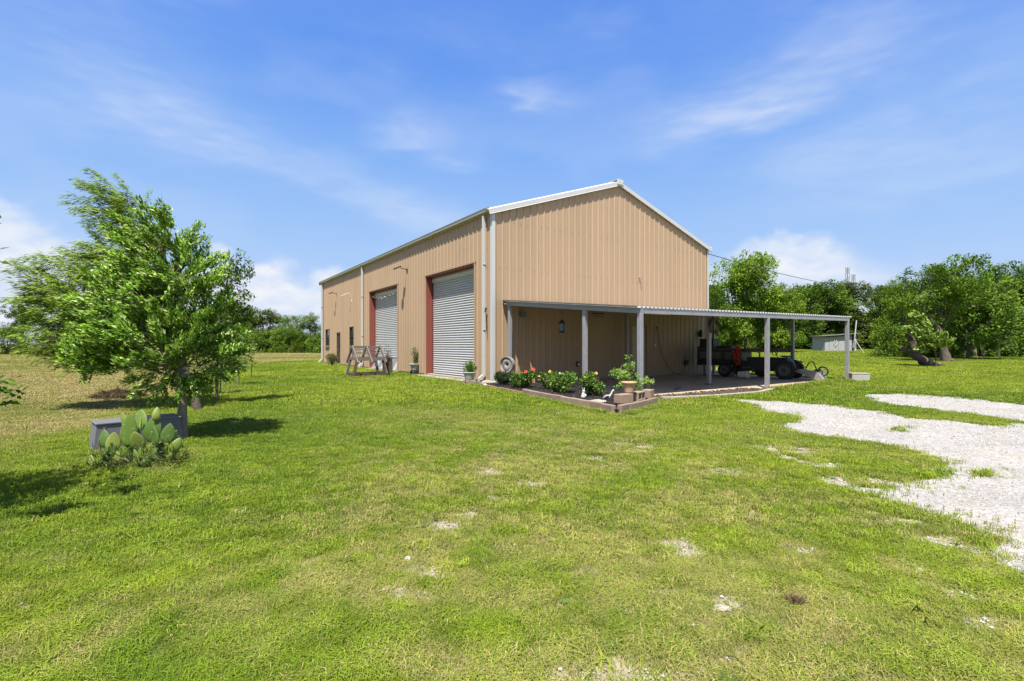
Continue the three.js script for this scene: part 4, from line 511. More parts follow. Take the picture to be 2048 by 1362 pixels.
// ------------------------------------------------------------------ flower bed
{
  const y = 0.085, s = BED.map((p) => new THREE.Vector2(p[0], -p[1])), g = new THREE.ShapeGeometry(new THREE.Shape(s)); g.rotateX(-Math.PI / 2); g.translate(0, y, 0);
  tag(part('mulch_bed', g, std(0.022, 0.017, 0.014, 0.97, { map: grainT, bumpMap: grainB, bumpScale: 0.03 })), 'black mulch filling the flower bed by the carport posts', 'mulch', null, 'structure');
  const r = rng(22), l = []; let guard = 0; while (l.length < 7000 && guard++ < 60000) { const t = r(), q = r(), x = lerp(-1.2, 3.5, r()), z = lerp(-17.2, -9.6, r()); if (inBed(x, z) < 0.03) continue; const k = 0.5 + r(), L = 0.02 + 0.035 * r(), w = t < 0.07 ? 3.2 : 1; l.push([x, y + 0.006 + 0.014 * r() + 0.03 * vn(x * 4, z * 4), z, r() * 6.28, [L, 0.006, L * 0.3], (r() - 0.5) * 0.7, (r() - 0.5) * 0.7, [0.026 * k * w, 0.02 * k * w, 0.016 * k * w]]); }
  scatter('mulch_chips', new THREE.BoxGeometry(1, 1, 1), std(1, 1, 1, 0.95), l, 'black wood mulch chips strewn over the flower bed', 'mulch');
  const o = thing('bed_edging', 'low row of brown concrete pavers edging the flower bed', 'edging');
  const run = (a, b, from, to, step, h, th, name, mats) => { const dx = b[0] - a[0], dz = b[1] - a[1], L = Math.hypot(dx, dz), ang = Math.atan2(-dz, dx), q = rng(55); for (let t = from; t + step * 0.6 < to; t += step) { const m = t + step / 2, w = step - 0.012; const p = part(name, rbox(w, h, th, 0.012, 0, 0, 0), mats[Math.floor(q() * mats.length)], o); p.position.set(a[0] + dx / L * m, h / 2 - 0.03 + (q() - 0.5) * 0.016, a[1] + dz / L * m); p.rotation.set((q() - 0.5) * 0.05, ang + (q() - 0.5) * 0.05, (q() - 0.5) * 0.03); } };
  const LA = Math.hypot(EDGE_B[0] - EDGE_A[0], EDGE_B[1] - EDGE_A[1]), LB = Math.hypot(EDGE_C[0] - EDGE_B[0], EDGE_C[1] - EDGE_B[1]);
  run(EDGE_A, EDGE_B, 0, 3.3, 1.65, 0.12, 0.05, 'timber_edge', [M.board]); run(EDGE_A, EDGE_B, 3.3, LA + 0.02, 0.4, 0.19, 0.11, 'paver', M.paver); run(EDGE_B, EDGE_C, 0.08, LB, 0.38, 0.19, 0.11, 'paver', M.paver);
}
{ // hollow concrete blocks stacked at the corner
  const dirx = (EDGE_C[0] - EDGE_B[0]), dirz = (EDGE_C[1] - EDGE_B[1]), ang = Math.atan2(-dirz, dirx), nx = -0.62, nz = -0.6;
  const block = (t, off, turn, label) => { const o = thing('concrete_block', label, 'concrete block', [lerp(EDGE_B[0], EDGE_C[0], t) + nx * off, 0.155, lerp(EDGE_B[1], EDGE_C[1], t) + nz * off], ang + turn, 'blocks on the bed corner'); const w = 0.42, h = 0.19, d = 0.2; part('block_shell', [rbox(w, 0.035, d, 0.008, 0, 0.0175, 0), rbox(w, 0.035, d, 0.008, 0, h - 0.0175, 0), ...[-0.192, -0.0, 0.192].map((x) => box(0.036, h - 0.07, d - 0.006, x, h / 2, 0)), box(w - 0.04, h - 0.07, 0.01, 0, h / 2, -0.06)], M.paver[2], o); };
  block(0.62, 0.14, 0.05, 'brown hollow concrete block with two dark openings facing the lawn');
  const solid = (t, off, turn, w, label) => { const o = thing('concrete_block', label, 'concrete block', [lerp(EDGE_B[0], EDGE_C[0], t) + nx * off, 0.155, lerp(EDGE_B[1], EDGE_C[1], t) + nz * off], ang + turn, 'blocks on the bed corner'); part('block_body', rbox(w, 0.19, 0.2, 0.018, 0, 0.095, 0), M.paver[0], o); part('worn_top', put(pebble(44).scale(w * 0.4, 0.02, 0.09), 0, 0.18, 0), M.paver[2], o); };
  solid(0.28, 0.16, -0.25, 0.4, 'solid brown concrete block under the empty clay pot'); solid(0.93, 0.16, 0.1, 0.3, 'short rounded concrete block against the corner post');
  const o = thing('clay_pot', 'empty tan clay pot standing on the concrete blocks', 'pot', [lerp(EDGE_B[0], EDGE_C[0], 0.42) + nx * 0.17, 0.347, lerp(EDGE_B[1], EDGE_C[1], 0.42) + nz * 0.17]); part('pot_body', lathe([[0, 0], [0.1, 0], [0.105, 0.02], [0.135, 0.19], [0.16, 0.195], [0.166, 0.225], [0.155, 0.235], [0.142, 0.225], [0.13, 0.19], [0.0, 0.17]], 28), M.clay, o); part('soil', put(new THREE.CircleGeometry(0.13, 20), 0, 0.185, 0, -Math.PI / 2), M.dark, o); part('dry_stem', tube([[0.02, 0.18, 0], [-0.02, 0.24, 0.02], [-0.04, 0.3, 0.02]], 0.004, 5), M.twig, o);
}
{ const [x, z] = [1.9, -11.0], g = pebble(61); g.scale(0.2, 0.03, 0.17); tag(part('flagstone', put(g, x, 0.12, z, 0.05, 0.3, 0), M.stone), 'flat grey flagstone lying on the mulch near the bed corner', 'stone'); }
// two small white garden figures
const FIG = std(0.42, 0.41, 0.38, 0.6, { map: dirtT });
{ const o = thing('white_rabbit_figure', 'upright white stone garden figure on the bed edge', 'garden figure', [G(1168, 806)[0], 0.1, G(1168, 806)[1] - 0.1], 0.4); o.scale.setScalar(0.75); part('figure_body', [put(lathe([[0, 0], [0.075, 0], [0.08, 0.05], [0.06, 0.12], [0.045, 0.17], [0.03, 0.19], [0, 0.195]], 16)), put(new THREE.IcosahedronGeometry(0.05, 2), 0.01, 0.22, 0), put(lathe([[0, 0], [0.016, 0.02], [0.012, 0.07], [0, 0.09]], 8), -0.015, 0.25, 0.0, 0, 0, 0.2), put(lathe([[0, 0], [0.016, 0.02], [0.012, 0.07], [0, 0.09]], 8), 0.025, 0.25, 0, 0, 0, -0.25)], FIG, o); part('arm', tube([[0.04, 0.13, 0.03], [0.07, 0.1, 0.06], [0.03, 0.08, 0.08]], 0.016, 6), FIG, o); }
{ const o = thing('white_goose_figure', 'white and black stone goose figure bending beside the flagstone', 'garden figure', [G(1218, 812)[0], 0.1, G(1218, 812)[1] - 0.25], 0.2); o.scale.setScalar(0.75); part('figure_body', [put(new THREE.IcosahedronGeometry(1, 2).scale(0.12, 0.075, 0.07), 0, 0.09, 0, 0, 0, 0.3), tube([[0.08, 0.12, 0], [0.15, 0.2, 0], [0.17, 0.27, 0.01], [0.22, 0.29, 0.02]], [0.04, 0.03, 0.027, 0.02], 8), put(new THREE.IcosahedronGeometry(0.037, 2), 0.2, 0.29, 0.01)], FIG, o); part('wing', put(new THREE.IcosahedronGeometry(1, 1).scale(0.09, 0.05, 0.03), -0.03, 0.1, 0.055, 0, 0, 0.3), M.black, o); }
{ const [x, z] = G(972, 772), g = pebble(18); g.scale(0.34, 0.12, 0.2); tag(part('splash_stone', put(g, x + 0.05, 0.07, z - 0.15, 0, 0.5, 0), M.stone), 'pale lumpy limestone rock below the corner downspout', 'rock'); const h = pebble(19); h.scale(0.07, 0.05, 0.06); tag(part('white_stone', put(h, G(970, 775)[0], 0.08, G(970, 775)[1]), FIG), 'small white stone beside the timber edging of the bed', 'stone'); }

// ------------------------------------------------------------------ leaves
class Leaves {
  constructor() { this.p = []; this.c = []; this.i = []; }
  add(P, dir, nrm, len, wid, col) {                     // a folded leaf: stalk end, two flanks, tip
    const s = dir.clone().cross(nrm).normalize(), n = s.clone().cross(dir), k = this.p.length / 3, m = P.clone().addScaledVector(dir, len * 0.42), w = wid / 2, f = wid * 0.12;
    const q = [P, m.clone().addScaledVector(s, w).addScaledVector(n, f), P.clone().addScaledVector(dir, len).addScaledVector(n, -len * 0.08), m.clone().addScaledVector(s, -w).addScaledVector(n, f)];
    for (const v of q) { this.p.push(v.x, v.y, v.z); this.c.push(col[0], col[1], col[2]); } this.i.push(k, k + 1, k + 2, k, k + 2, k + 3);
  }
  geo() { const g = new THREE.BufferGeometry(); g.setAttribute('position', new THREE.Float32BufferAttribute(this.p, 3)); g.setAttribute('color', new THREE.Float32BufferAttribute(this.c, 3)); g.setIndex(this.i); g.computeVertexNormals(); g.userData.keepUV = true; return g; }
}
const rdir = (r) => { const z = r() * 2 - 1, a = r() * 6.283, s = Math.sqrt(1 - z * z); return V(s * Math.cos(a), z, s * Math.sin(a)); };
const pick = (r, cols) => { const a = cols[Math.floor(r() * cols.length)], k = 0.75 + 0.5 * r(); return [a[0] * k, a[1] * k, a[2] * k]; };
function leafPart(name, L, parent) { const m = new THREE.Mesh(L.geo(), LEAF); m.name = name; m.castShadow = m.receiveShadow = true; parent.add(m); return m; }
// a tree in its own axes: trunk path, crown made of lobes filled with leafy twigs
function grow({ trunk, r0, r1 = r0 * 0.4, lobes, limbs = 9, per, clusterR, leaf, cols, wind = [0, 0, 0], windW = 0, droop = 0, seed, bark = M.bark, shell = 0.5, rows = 0 }) {
  const r = rng(seed), T = trunk.map((p) => V(...p)), group = new THREE.Group(), W = V(...wind), L = new Leaves();
  const C_ = []; for (const [x, y, z, rx, ry, rz, n] of lobes) for (let i = 0; i < n; i++) { const d = rdir(r), k = Math.pow(r(), shell); C_.push(V(x + d.x * rx * k, y + d.y * ry * k, z + d.z * rz * k)); }
  const along = (t) => { const f = clamp(t, 0, 0.999) * (T.length - 1), i = Math.floor(f); return T[i].clone().lerp(T[i + 1], f - i); };
  const mt = part('trunk', tube(T, T.map((_, i) => lerp(r0, r1, i / (T.length - 1)) * (i ? 1 : 1.35)), 9), bark, group);
  const LB = [], wood = []; 
  for (let i = 0; i < limbs; i++) { const e = C_[Math.floor(r() * C_.length)], s = along(0.35 + 0.62 * (i / limbs)); if (s.y > e.y) s.copy(along(0.4)); const m = s.clone().lerp(e, 0.5).add(V((r() - 0.5) * 0.1, 0.12, (r() - 0.5) * 0.1).multiplyScalar(s.distanceTo(e))); const pts = [s, s.clone().lerp(m, 0.55), m, m.clone().lerp(e, 0.55), e]; LB.push(...pts.slice(1)); wood.push(tube(pts, [r1 * 0.8, r1 * 0.62, r1 * 0.45, r1 * 0.28, r1 * 0.12], 5)); }
  LB.push(...T.slice(Math.floor(T.length * 0.5)));
  for (const c of C_) {
    let b = LB[0], bd = 1e9; for (const q of LB) { const d = q.distanceToSquared(c) + (q.y > c.y ? 0.4 : 0); if (d < bd) { bd = d; b = q; } }
    const mid = b.clone().lerp(c, 0.5).add(V((r() - 0.5) * 0.1, 0.05 - droop * 0.2, (r() - 0.5) * 0.1).multiplyScalar(Math.sqrt(bd)));
    wood.push(tube([b, mid, c], [r1 * 0.2, r1 * 0.12, r1 * 0.05], 3));
    const out = c.clone().sub(b).normalize().add(W.clone().multiplyScalar(windW)).add(V(0, -droop, 0)).normalize();
    for (let i = 0; i < per; i++) {
      const t = r(), off = rdir(r).multiplyScalar(clusterR * (0.35 + 0.65 * r())), P = rows ? c.clone().addScaledVector(out, (t - 0.35) * clusterR * 2.0).addScaledVector(off, 0.35) : c.clone().add(off);
      const dir = rdir(r).multiplyScalar(0.75).add(out).add(W.clone().multiplyScalar(windW * 1.2)).add(V(0, -droop, 0)).normalize(), nr = rdir(r).multiplyScalar(0.8).add(V(-0.1, 1.25, 0.7)).normalize(), s = 0.65 + 0.7 * r();
      L.add(P, dir, nr, leaf[0] * s, leaf[1] * s, pick(r, cols));
    }
  }
  if (wood.length) part('branches', wood, bark, group).name = 'branch_structure';
  leafPart('crown', L, group); return group;
}
function plant(proto, name, label, category, [x, z], opt = {}) { const o = opt.copy ? proto.clone() : proto; o.name = numbered(name); o.position.set(x, ground(x, z) - (opt.sink || 0), z); o.rotation.y = opt.turn || 0; const s = opt.scale || 1; o.scale.set(s * (opt.wide || 1), s, s * (opt.wide || 1)); scene.add(o); return tag(o, label, category, opt.group); }

// ------------------------------------------------------------------ trees and saplings in the yard
const ASH = [[0.099, 0.209, 0.0132], [0.1375, 0.2585, 0.0176], [0.176, 0.308, 0.0264], [0.066, 0.154, 0.0132], [0.396, 0.462, 0.176], [0.242, 0.341, 0.044], [0.121, 0.231, 0.0154]];  // palest entry: pale leaf undersides, with glossy highlights painted into the colour
const WILLOW = [[0.147, 0.2363, 0.021], [0.189, 0.2835, 0.0315], [0.126, 0.21, 0.0189], [0.2415, 0.315, 0.0525]];
plant(grow({ seed: 101, trunk: [[0, -0.05, 0], [0.01, 0.5, 0], [-0.03, 1.0, 0.02], [-0.06, 1.6, 0], [-0.2, 2.3, 0.02], [-0.35, 2.95, 0]], r0: 0.062, r1: 0.03, lobes: [[-0.35, 2.75, 0, 0.5, 0.62, 0.5, 75], [0.12, 2.15, 0.05, 0.58, 0.62, 0.6, 85], [-0.65, 1.95, 0.1, 0.62, 0.62, 0.6, 85], [-0.1, 1.4, 0.15, 0.75, 0.5, 0.7, 80], [-0.95, 1.35, 0.1, 0.6, 0.4, 0.5, 55], [0.3, 1.25, 0, 0.5, 0.45, 0.45, 36], [-0.1, 0.85, 0.05, 0.45, 0.22, 0.4, 20], [-1.25, 1.15, 0.1, 0.3, 0.2, 0.25, 12]], per: 96, clusterR: 0.17, leaf: [0.066, 0.025], cols: ASH, wind: [-1, 0.5, 0.1], windW: 0.35, bark: M.paleBark, limbs: 14, rows: 1, shell: 0.42 }), 'ash_tree', 'leafy young ash tree with wind blown leaves beside the cactus', 'tree', [-4.72, -7.1], { group: 'young trees by the hay field' });
plant(grow({ seed: 102, trunk: [[0.05, -0.05, 0], [-0.05, 0.4, 0], [-0.3, 1.1, 0], [-0.65, 1.9, 0], [-1.2, 3.0, 0], [-1.6, 4.1, 0]], r0: 0.075, r1: 0.04, lobes: [[-1.65, 4.1, 0, 0.62, 0.75, 0.6, 70], [-1.2, 3.2, 0, 1.0, 0.75, 0.8, 90], [-2.3, 2.8, 0, 1.1, 0.6, 0.8, 90], [-2.7, 2.3, 0, 0.7, 0.5, 0.7, 56], [-1.5, 1.9, 0, 1.3, 0.7, 0.9, 100], [-2.5, 1.5, 0.1, 0.9, 0.45, 0.7, 56], [-0.6, 2.3, 0, 0.7, 0.8, 0.7, 45], [-0.9, 1.2, 0.1, 0.9, 0.4, 0.6, 36], [-3.2, 2.35, 0, 0.3, 0.4, 0.3, 14], [-2.6, 1.5, 0, 0.6, 0.5, 0.5, 40], [-2.0, 1.1, 0, 0.8, 0.35, 0.5, 36]], per: 74, clusterR: 0.24, leaf: [0.115, 0.018], cols: WILLOW, wind: [-1, 0.1, 0], windW: 0.7, droop: 0.35, limbs: 14, rows: 1, shell: 0.45 }), 'willow_tree', 'taller feathery willow leaning away behind the ash tree', 'tree', [-6.62, -10.4], { group: 'young trees by the hay field' });
plant(grow({ seed: 103, trunk: [[0, -0.05, 0], [0.02, 0.8, 0], [0.06, 1.7, 0], [0.2, 2.6, 0], [0.35, 3.3, 0]], r0: 0.028, r1: 0.014, lobes: [[0.42, 3.0, 0, 0.36, 0.5, 0.35, 36], [0.4, 2.3, 0, 0.45, 0.5, 0.4, 40], [0.15, 1.75, 0, 0.35, 0.4, 0.35, 24], [0.1, 1.2, 0, 0.4, 0.35, 0.35, 24], [0.3, 0.95, 0, 0.35, 0.2, 0.3, 12]], per: 26, clusterR: 0.13, leaf: [0.075, 0.035], cols: [[0.08, 0.14, 0.015], [0.11, 0.17, 0.02], [0.06, 0.11, 0.012]], limbs: 8, wind: [-1, 0.2, 0], windW: 0.2 }), 'slim_tree', 'thin sparse tree with small leaves close behind the willow', 'tree', [-6.75, -11.35], { group: 'young trees by the hay field' });
const sap = (seed, h, lean, label, pos, dens, cols) => plant(grow({ seed, trunk: [[0, -0.03, 0], [lean * 0.3, h * 0.4, 0], [lean, h * 0.95, 0]], r0: 0.016, r1: 0.008, lobes: [[lean * 0.8, h * 0.72, 0, h * 0.2, h * 0.28, h * 0.2, dens], [lean * 0.4, h * 0.42, 0, h * 0.16, h * 0.12, h * 0.16, Math.round(dens * 0.4)]], per: 16, clusterR: 0.12, leaf: [0.085, 0.04], cols, limbs: 5 }), 'sapling', label, 'sapling', pos, { group: 'saplings in the lawn' });
sap(111, 2.1, -0.05, 'staked sapling with sparse leaves between the ash tree and the workshop', G(478, 772), 26, [[0.09, 0.15, 0.03], [0.07, 0.12, 0.02]]);
sap(112, 1.6, 0.03, 'smallest thin yellow green sapling out towards the far hedge', G(503, 757), 16, [[0.14, 0.19, 0.035], [0.11, 0.16, 0.03]]);
sap(113, 1.35, 0.1, 'leafless stemmed sapling beside the slim tree', G(440, 790), 14, [[0.08, 0.13, 0.03], [0.06, 0.1, 0.02]]);
// the tree just outside the frame, which shades the grass; its twigs reach into view
plant(grow({ seed: 104, trunk: [[0, -0.05, 0], [0.05, 0.6, 0], [0.02, 1.2, 0], [0.05, 2.0, 0]], r0: 0.07, r1: 0.03, lobes: [[0.25, 2.3, -0.1, 0.95, 0.7, 0.7, 110], [0.1, 1.7, 0, 1.0, 0.6, 0.7, 70], [1.36, 2.36, 0, 0.08, 0.08, 0.1, 3], [1.36, 1.02, 0, 0.18, 0.06, 0.1, 8], [0.6, 1.3, -0.1, 0.5, 0.3, 0.4, 22]], per: 24, clusterR: 0.14, leaf: [0.062, 0.036], cols: [[0.06, 0.12, 0.012], [0.08, 0.15, 0.015], [0.045, 0.09, 0.01]], limbs: 11 }), 'oak_tree', 'oak tree at the picture edge with dark leaf sprays reaching in', 'tree', [-5.12, -3.5]);

// ------------------------------------------------------------------ prickly pear and the grey box behind it
{
  const [x, z] = G(278, 932), o = thing('prickly_pear', 'prickly pear cactus with broad upright green pads', 'cactus', [x, 0, z], 0); const r = rng(71);
  const pm = [[0.09, 0.155, 0.016], [0.125, 0.19, 0.022], [0.06, 0.115, 0.013], [0.17, 0.215, 0.035]].map((c) => std(...c, 0.55, { map: dirtT }));
  const pad = (px, py, pz, w, h, yaw, tilt, roll, k) => {
    const g = new THREE.SphereGeometry(1, 16, 12), p = g.attributes.position; for (let i = 0; i < p.count; i++) { const y = p.getY(i), t = (y + 1) / 2, f = Math.pow(Math.sin(Math.PI * Math.pow(t, 0.72)), 0.62) / Math.max(1e-3, Math.sqrt(1 - y * y) || 1e-3), ff = Number.isFinite(f) ? Math.min(f, 1.6) : 0; p.setXYZ(i, p.getX(i) * w * 0.43 * ff, (t) * h, p.getZ(i) * 0.014 * (ff + 0.3) + 0.012 * Math.sin(t * 3 + k)); } g.computeVertexNormals();
    const m = part('pad', put(g, 0, 0, 0, tilt, 0, roll), pm[k % 4], o); m.position.set(px, py, pz); m.rotation.y = yaw * 1.3 + (r() - 0.5) * 0.9;
    const sp = []; for (let i = 0; i < 9; i++) { const a = r() * 6.28, q = Math.sqrt(r()) * 0.8, u = Math.cos(a) * q * w / 2 * 0.9, v = h * (0.5 + Math.sin(a) * q * 0.45); sp.push(put(new THREE.ConeGeometry(0.0016, 0.016, 3), u, v, 0.02, Math.PI / 2 + (r() - 0.5), 0, (r() - 0.5) * 2)); } const s2 = part('spine', sp.map((q) => q.applyMatrix4(new THREE.Matrix4().makeRotationFromEuler(new THREE.Euler(tilt, 0, roll)))), M.plastic, m); tag(s2, null, null, null, 'stuff');
  };
  // x, y, z, width, height, yaw, tilt, roll
  [[-0.1, 0.05, 0, 0.15, 0.24, 0.5, 0, 0.1], [0.05, 0.03, 0.05, 0.16, 0.25, -0.3, 0.1, -0.15], [0.14, 0.04, -0.05, 0.16, 0.22, 0.2, 0, -0.35], [-0.22, 0.03, 0.03, 0.15, 0.22, -0.5, 0.1, 0.3],
   [-0.1, 0.24, 0.06, 0.21, 0.36, 0.35, -0.05, -0.12], [0.0, 0.25, 0.0, 0.06, 0.3, 1.35, 0, -0.25], [0.11, 0.26, -0.02, 0.22, 0.32, 0.1, -0.1, -0.18], [0.17, 0.5, -0.02, 0.1, 0.16, 0.3, 0, -0.12], [-0.07, 0.38, -0.12, 0.2, 0.24, 0.0, -0.1, 0.1], [-0.2, 0.4, -0.08, 0.1, 0.2, -0.3, 0, 0.35],
   [0.3, 0.26, 0.0, 0.17, 0.22, 0.2, -0.1, -0.2], [0.33, 0.2, -0.05, 0.14, 0.2, 0.9, 0, -0.4], [0.34, 0.06, 0.06, 0.08, 0.2, 0.0, 0.0, -0.7], [0.42, 0.17, 0.08, 0.13, 0.18, 0.2, 0.1, -0.5], [-0.33, 0.22, 0.05, 0.15, 0.2, 0.3, 0, 0.12], [-0.22, 0.18, 0.1, 0.17, 0.22, 0.4, 0.1, -0.1], [-0.17, 0.14, 0.16, 0.16, 0.17, 0.0, 0.2, -0.2],
   [-0.4, 0.02, 0.12, 0.1, 0.2, -0.6, 0.2, 0.55], [-0.28, 0.02, 0.16, 0.12, 0.2, 0.9, 0.1, -0.2], [-0.08, 0.02, 0.18, 0.1, 0.2, 0.1, 0.15, 0.0], [0.2, 0.02, 0.18, 0.12, 0.16, 0.2, 0.5, -0.2], [0.1, 0.03, 0.14, 0.15, 0.2, -0.5, 0.2, 0.2], [0.22, 0.24, 0.06, 0.18, 0.22, -0.2, 0.05, 0.1], [0.08, 0.2, 0.1, 0.17, 0.22, 0.35, 0.15, 0.15]].forEach((q, i) => pad(...q, i));
  const w = new Leaves(), q = rng(72); for (let i = 0; i < 700; i++) { const a = q() * 6.28, R = 0.5 * Math.sqrt(q()), P = V(0.05 + Math.cos(a) * R, 0.02 + 0.3 * q() * q(), 0.05 + Math.sin(a) * R * 0.7); w.add(P, rdir(q).add(V(0, 0.9, 0)).normalize(), rdir(q), 0.05 + 0.09 * q(), 0.006 + 0.007 * q(), pick(q, [[0.07, 0.11, 0.02], [0.1, 0.14, 0.025], [0.2, 0.16, 0.08], [0.05, 0.08, 0.02]])); }
  const sp = thing('cactus_weed', 'tangle of weeds and dry grass growing through the cactus', 'weeds', [x, 0, z]); leafPart('weed_blades', w, sp); const soil = new THREE.CircleGeometry(0.52, 26); part('bare_soil', put(soil, 0.05, 0.012, 0.06, -Math.PI / 2).scale(1, 1, 0.8), std(0.12, 0.085, 0.05, 0.97, { map: grainT, bumpMap: grainB, bumpScale: 0.02 }), sp);
}
{ const A = [-5.29, -6.29], Bq = [-4.62, -7.0], L = Math.hypot(A[0] - Bq[0], A[1] - Bq[1]), o = thing('grey_storage_box', 'long low grey box standing behind the cactus', 'box', [(A[0] + Bq[0]) / 2 - 0.15, 0, (A[1] + Bq[1]) / 2 - 0.13], Math.atan2(A[1] - Bq[1], Bq[0] - A[0])); part('box_body', prism([[-L / 2, 0], [L / 2, 0], [L / 2 - 0.035, 0.345], [-L / 2 + 0.035, 0.345]], [0, 0, -0.2], [0, 0, 0.2], [1, 0, 0], [0, 1, 0]), M.greyBox, o); part('lid_rim', rbox(L - 0.04, 0.03, 0.43, 0.012, 0, 0.352, 0), M.greyBox, o); part('corner_rib', [-0.46, -0.2, 0.2, 0.46].map((k) => box(0.025, 0.3, 0.012, k * (L - 0.15), 0.16, 0.205)), M.greyBox, o); }
{ const [x, z] = G(237, 797), o = thing('hay_pile', 'small brown pile of raked dry grass on the hay field', 'hay pile', [x, 0, z]), L = new Leaves(), r = rng(81); for (let i = 0; i < 2600; i++) { const a = r() * 6.28, R = Math.sqrt(r()), P = V(Math.cos(a) * R * 0.62, 0.2 * (1 - R * R) * (0.6 + 0.5 * r()), Math.sin(a) * R * 0.4), d = rdir(r); d.y *= 0.3; L.add(P, d.normalize(), rdir(r).add(V(0, 1, 0)).normalize(), 0.12 + 0.16 * r(), 0.008, pick(r, [[0.15, 0.1, 0.05], [0.2, 0.145, 0.07], [0.1, 0.075, 0.04], [0.11, 0.1, 0.035]])); } leafPart('straw_heap', L, o); part('core', put(new THREE.SphereGeometry(1, 16, 8, 0, 6.3, 0, 1.57).scale(0.55, 0.17, 0.34)), std(0.08, 0.06, 0.035, 0.98), o); }

// ------------------------------------------------------------------ weathered wooden well frame by the far roller door
{
  const [x, z] = G(733, 752), o = thing('wooden_well_frame', 'weathered grey timber A frame with a small roof skeleton leaning on the lawn', 'wooden frame', [x, 0, z], 0.62); const r = rng(91);
  const RL = 0.62, S = 0.62, EY = 0.74, PY = 1.3;        // half ridge, half span, eave and ridge height
  for (const sx of [-1, 1]) for (const sz of [-1, 1]) part('leg', bar([sx * RL + 0.1 * sx, 0, sz * (S - 0.1)], [sx * (RL - 0.05), EY, sz * (S - 0.18)], 0.1, 0.1), r() < 0.5 ? M.brownWood : M.oldWood, o);
  for (const sz of [-1, 1]) part('base_rail', bar([-RL - 0.1, 0.09, sz * (S - 0.1)], [RL + 0.1, 0.09, sz * (S - 0.1)], 0.08, 0.1), M.brownWood, o); for (const sx of [-1, 1]) part('base_rail', bar([sx * (RL + 0.08), 0.12, -S + 0.12], [sx * (RL + 0.08), 0.12, S - 0.12], 0.08, 0.1), M.brownWood, o);
  for (const sx of [-1, 0, 1]) for (const sz of [-1, 1]) part('rafter', bar([sx * RL, PY, 0], [sx * RL, EY - 0.14, sz * (S + 0.12)], 0.05, 0.11), sz < 0 ? M.brownWood : M.oldWood, o);
  part('ridge_board', bar([-RL - 0.08, PY - 0.03, 0], [RL + 0.08, PY - 0.03, 0], 0.05, 0.1), M.oldWood, o); for (const sz of [-1, 1]) { part('eave_board', bar([-RL, EY + 0.02, sz * (S - 0.1)], [RL, EY + 0.02, sz * (S - 0.1)], 0.05, 0.14), M.oldWood, o); part('roof_lath', bar([-RL, 1.02, sz * S * 0.5], [RL, 1.0, sz * S * 0.5], 0.02, 0.05), M.oldWood, o); part('roof_lath', bar([-RL, 1.16, sz * S * 0.25], [RL, 1.15, sz * S * 0.25], 0.02, 0.04), M.oldWood, o); }
  part('tie_beam', bar([-RL + 0.02, EY + 0.05, -S + 0.1], [-RL + 0.02, EY + 0.05, S - 0.1], 0.05, 0.12), M.oldWood, o); part('king_post', bar([-RL + 0.02, EY, 0], [-RL + 0.02, PY - 0.05, 0], 0.05, 0.05), M.oldWood, o);
  const mesh = []; for (let k = 0; k < 14; k++) { const t = k / 13; mesh.push(bar([lerp(-RL, RL, t), EY + 0.05, S - 0.12], [lerp(-RL, RL, t), PY - 0.08, 0.05], 0.006)); } for (let k = 0; k < 7; k++) { const t = k / 6; mesh.push(bar([-RL, lerp(EY + 0.05, PY - 0.08, t), lerp(S - 0.12, 0.05, t)], [RL, lerp(EY + 0.05, PY - 0.08, t), lerp(S - 0.12, 0.05, t)], 0.006)); } part('wire_mesh', mesh, M.wire, o);
  part('end_frame', [bar([RL + 0.08, 0.12, S - 0.02], [RL - 0.02, 0.8, S - 0.06], 0.06, 0.08), bar([RL + 0.42, 0.16, 0.1], [RL + 0.3, 0.86, 0.05], 0.06, 0.08), bar([RL + 0.08, 0.14, S], [RL + 0.42, 0.16, 0.1], 0.06, 0.1), bar([RL - 0.02, 0.8, S], [RL + 0.3, 0.86, 0.05], 0.06, 0.1)], M.oldWood, o);
  part('end_panel', [box(0.03, 0.62, 0.5, RL + 0.22, 0.47, 0.3, 0, 0.62, 0)], M.brownWood, o);
  const L = new Leaves(), q = rng(92); for (let i = 0; i < 260; i++) { const P = V(RL + 0.1 + 0.25 * q(), 0.75 + 0.65 * q() * q(), 0.1 + 0.4 * q()); L.add(P, rdir(q).add(V(0, 0.4, 0)).normalize(), rdir(q), 0.07 + 0.06 * q(), 0.018, pick(q, [[0.16, 0.13, 0.09], [0.24, 0.2, 0.15], [0.08, 0.065, 0.045]])); } leafPart('dry_vine', L, o);
}

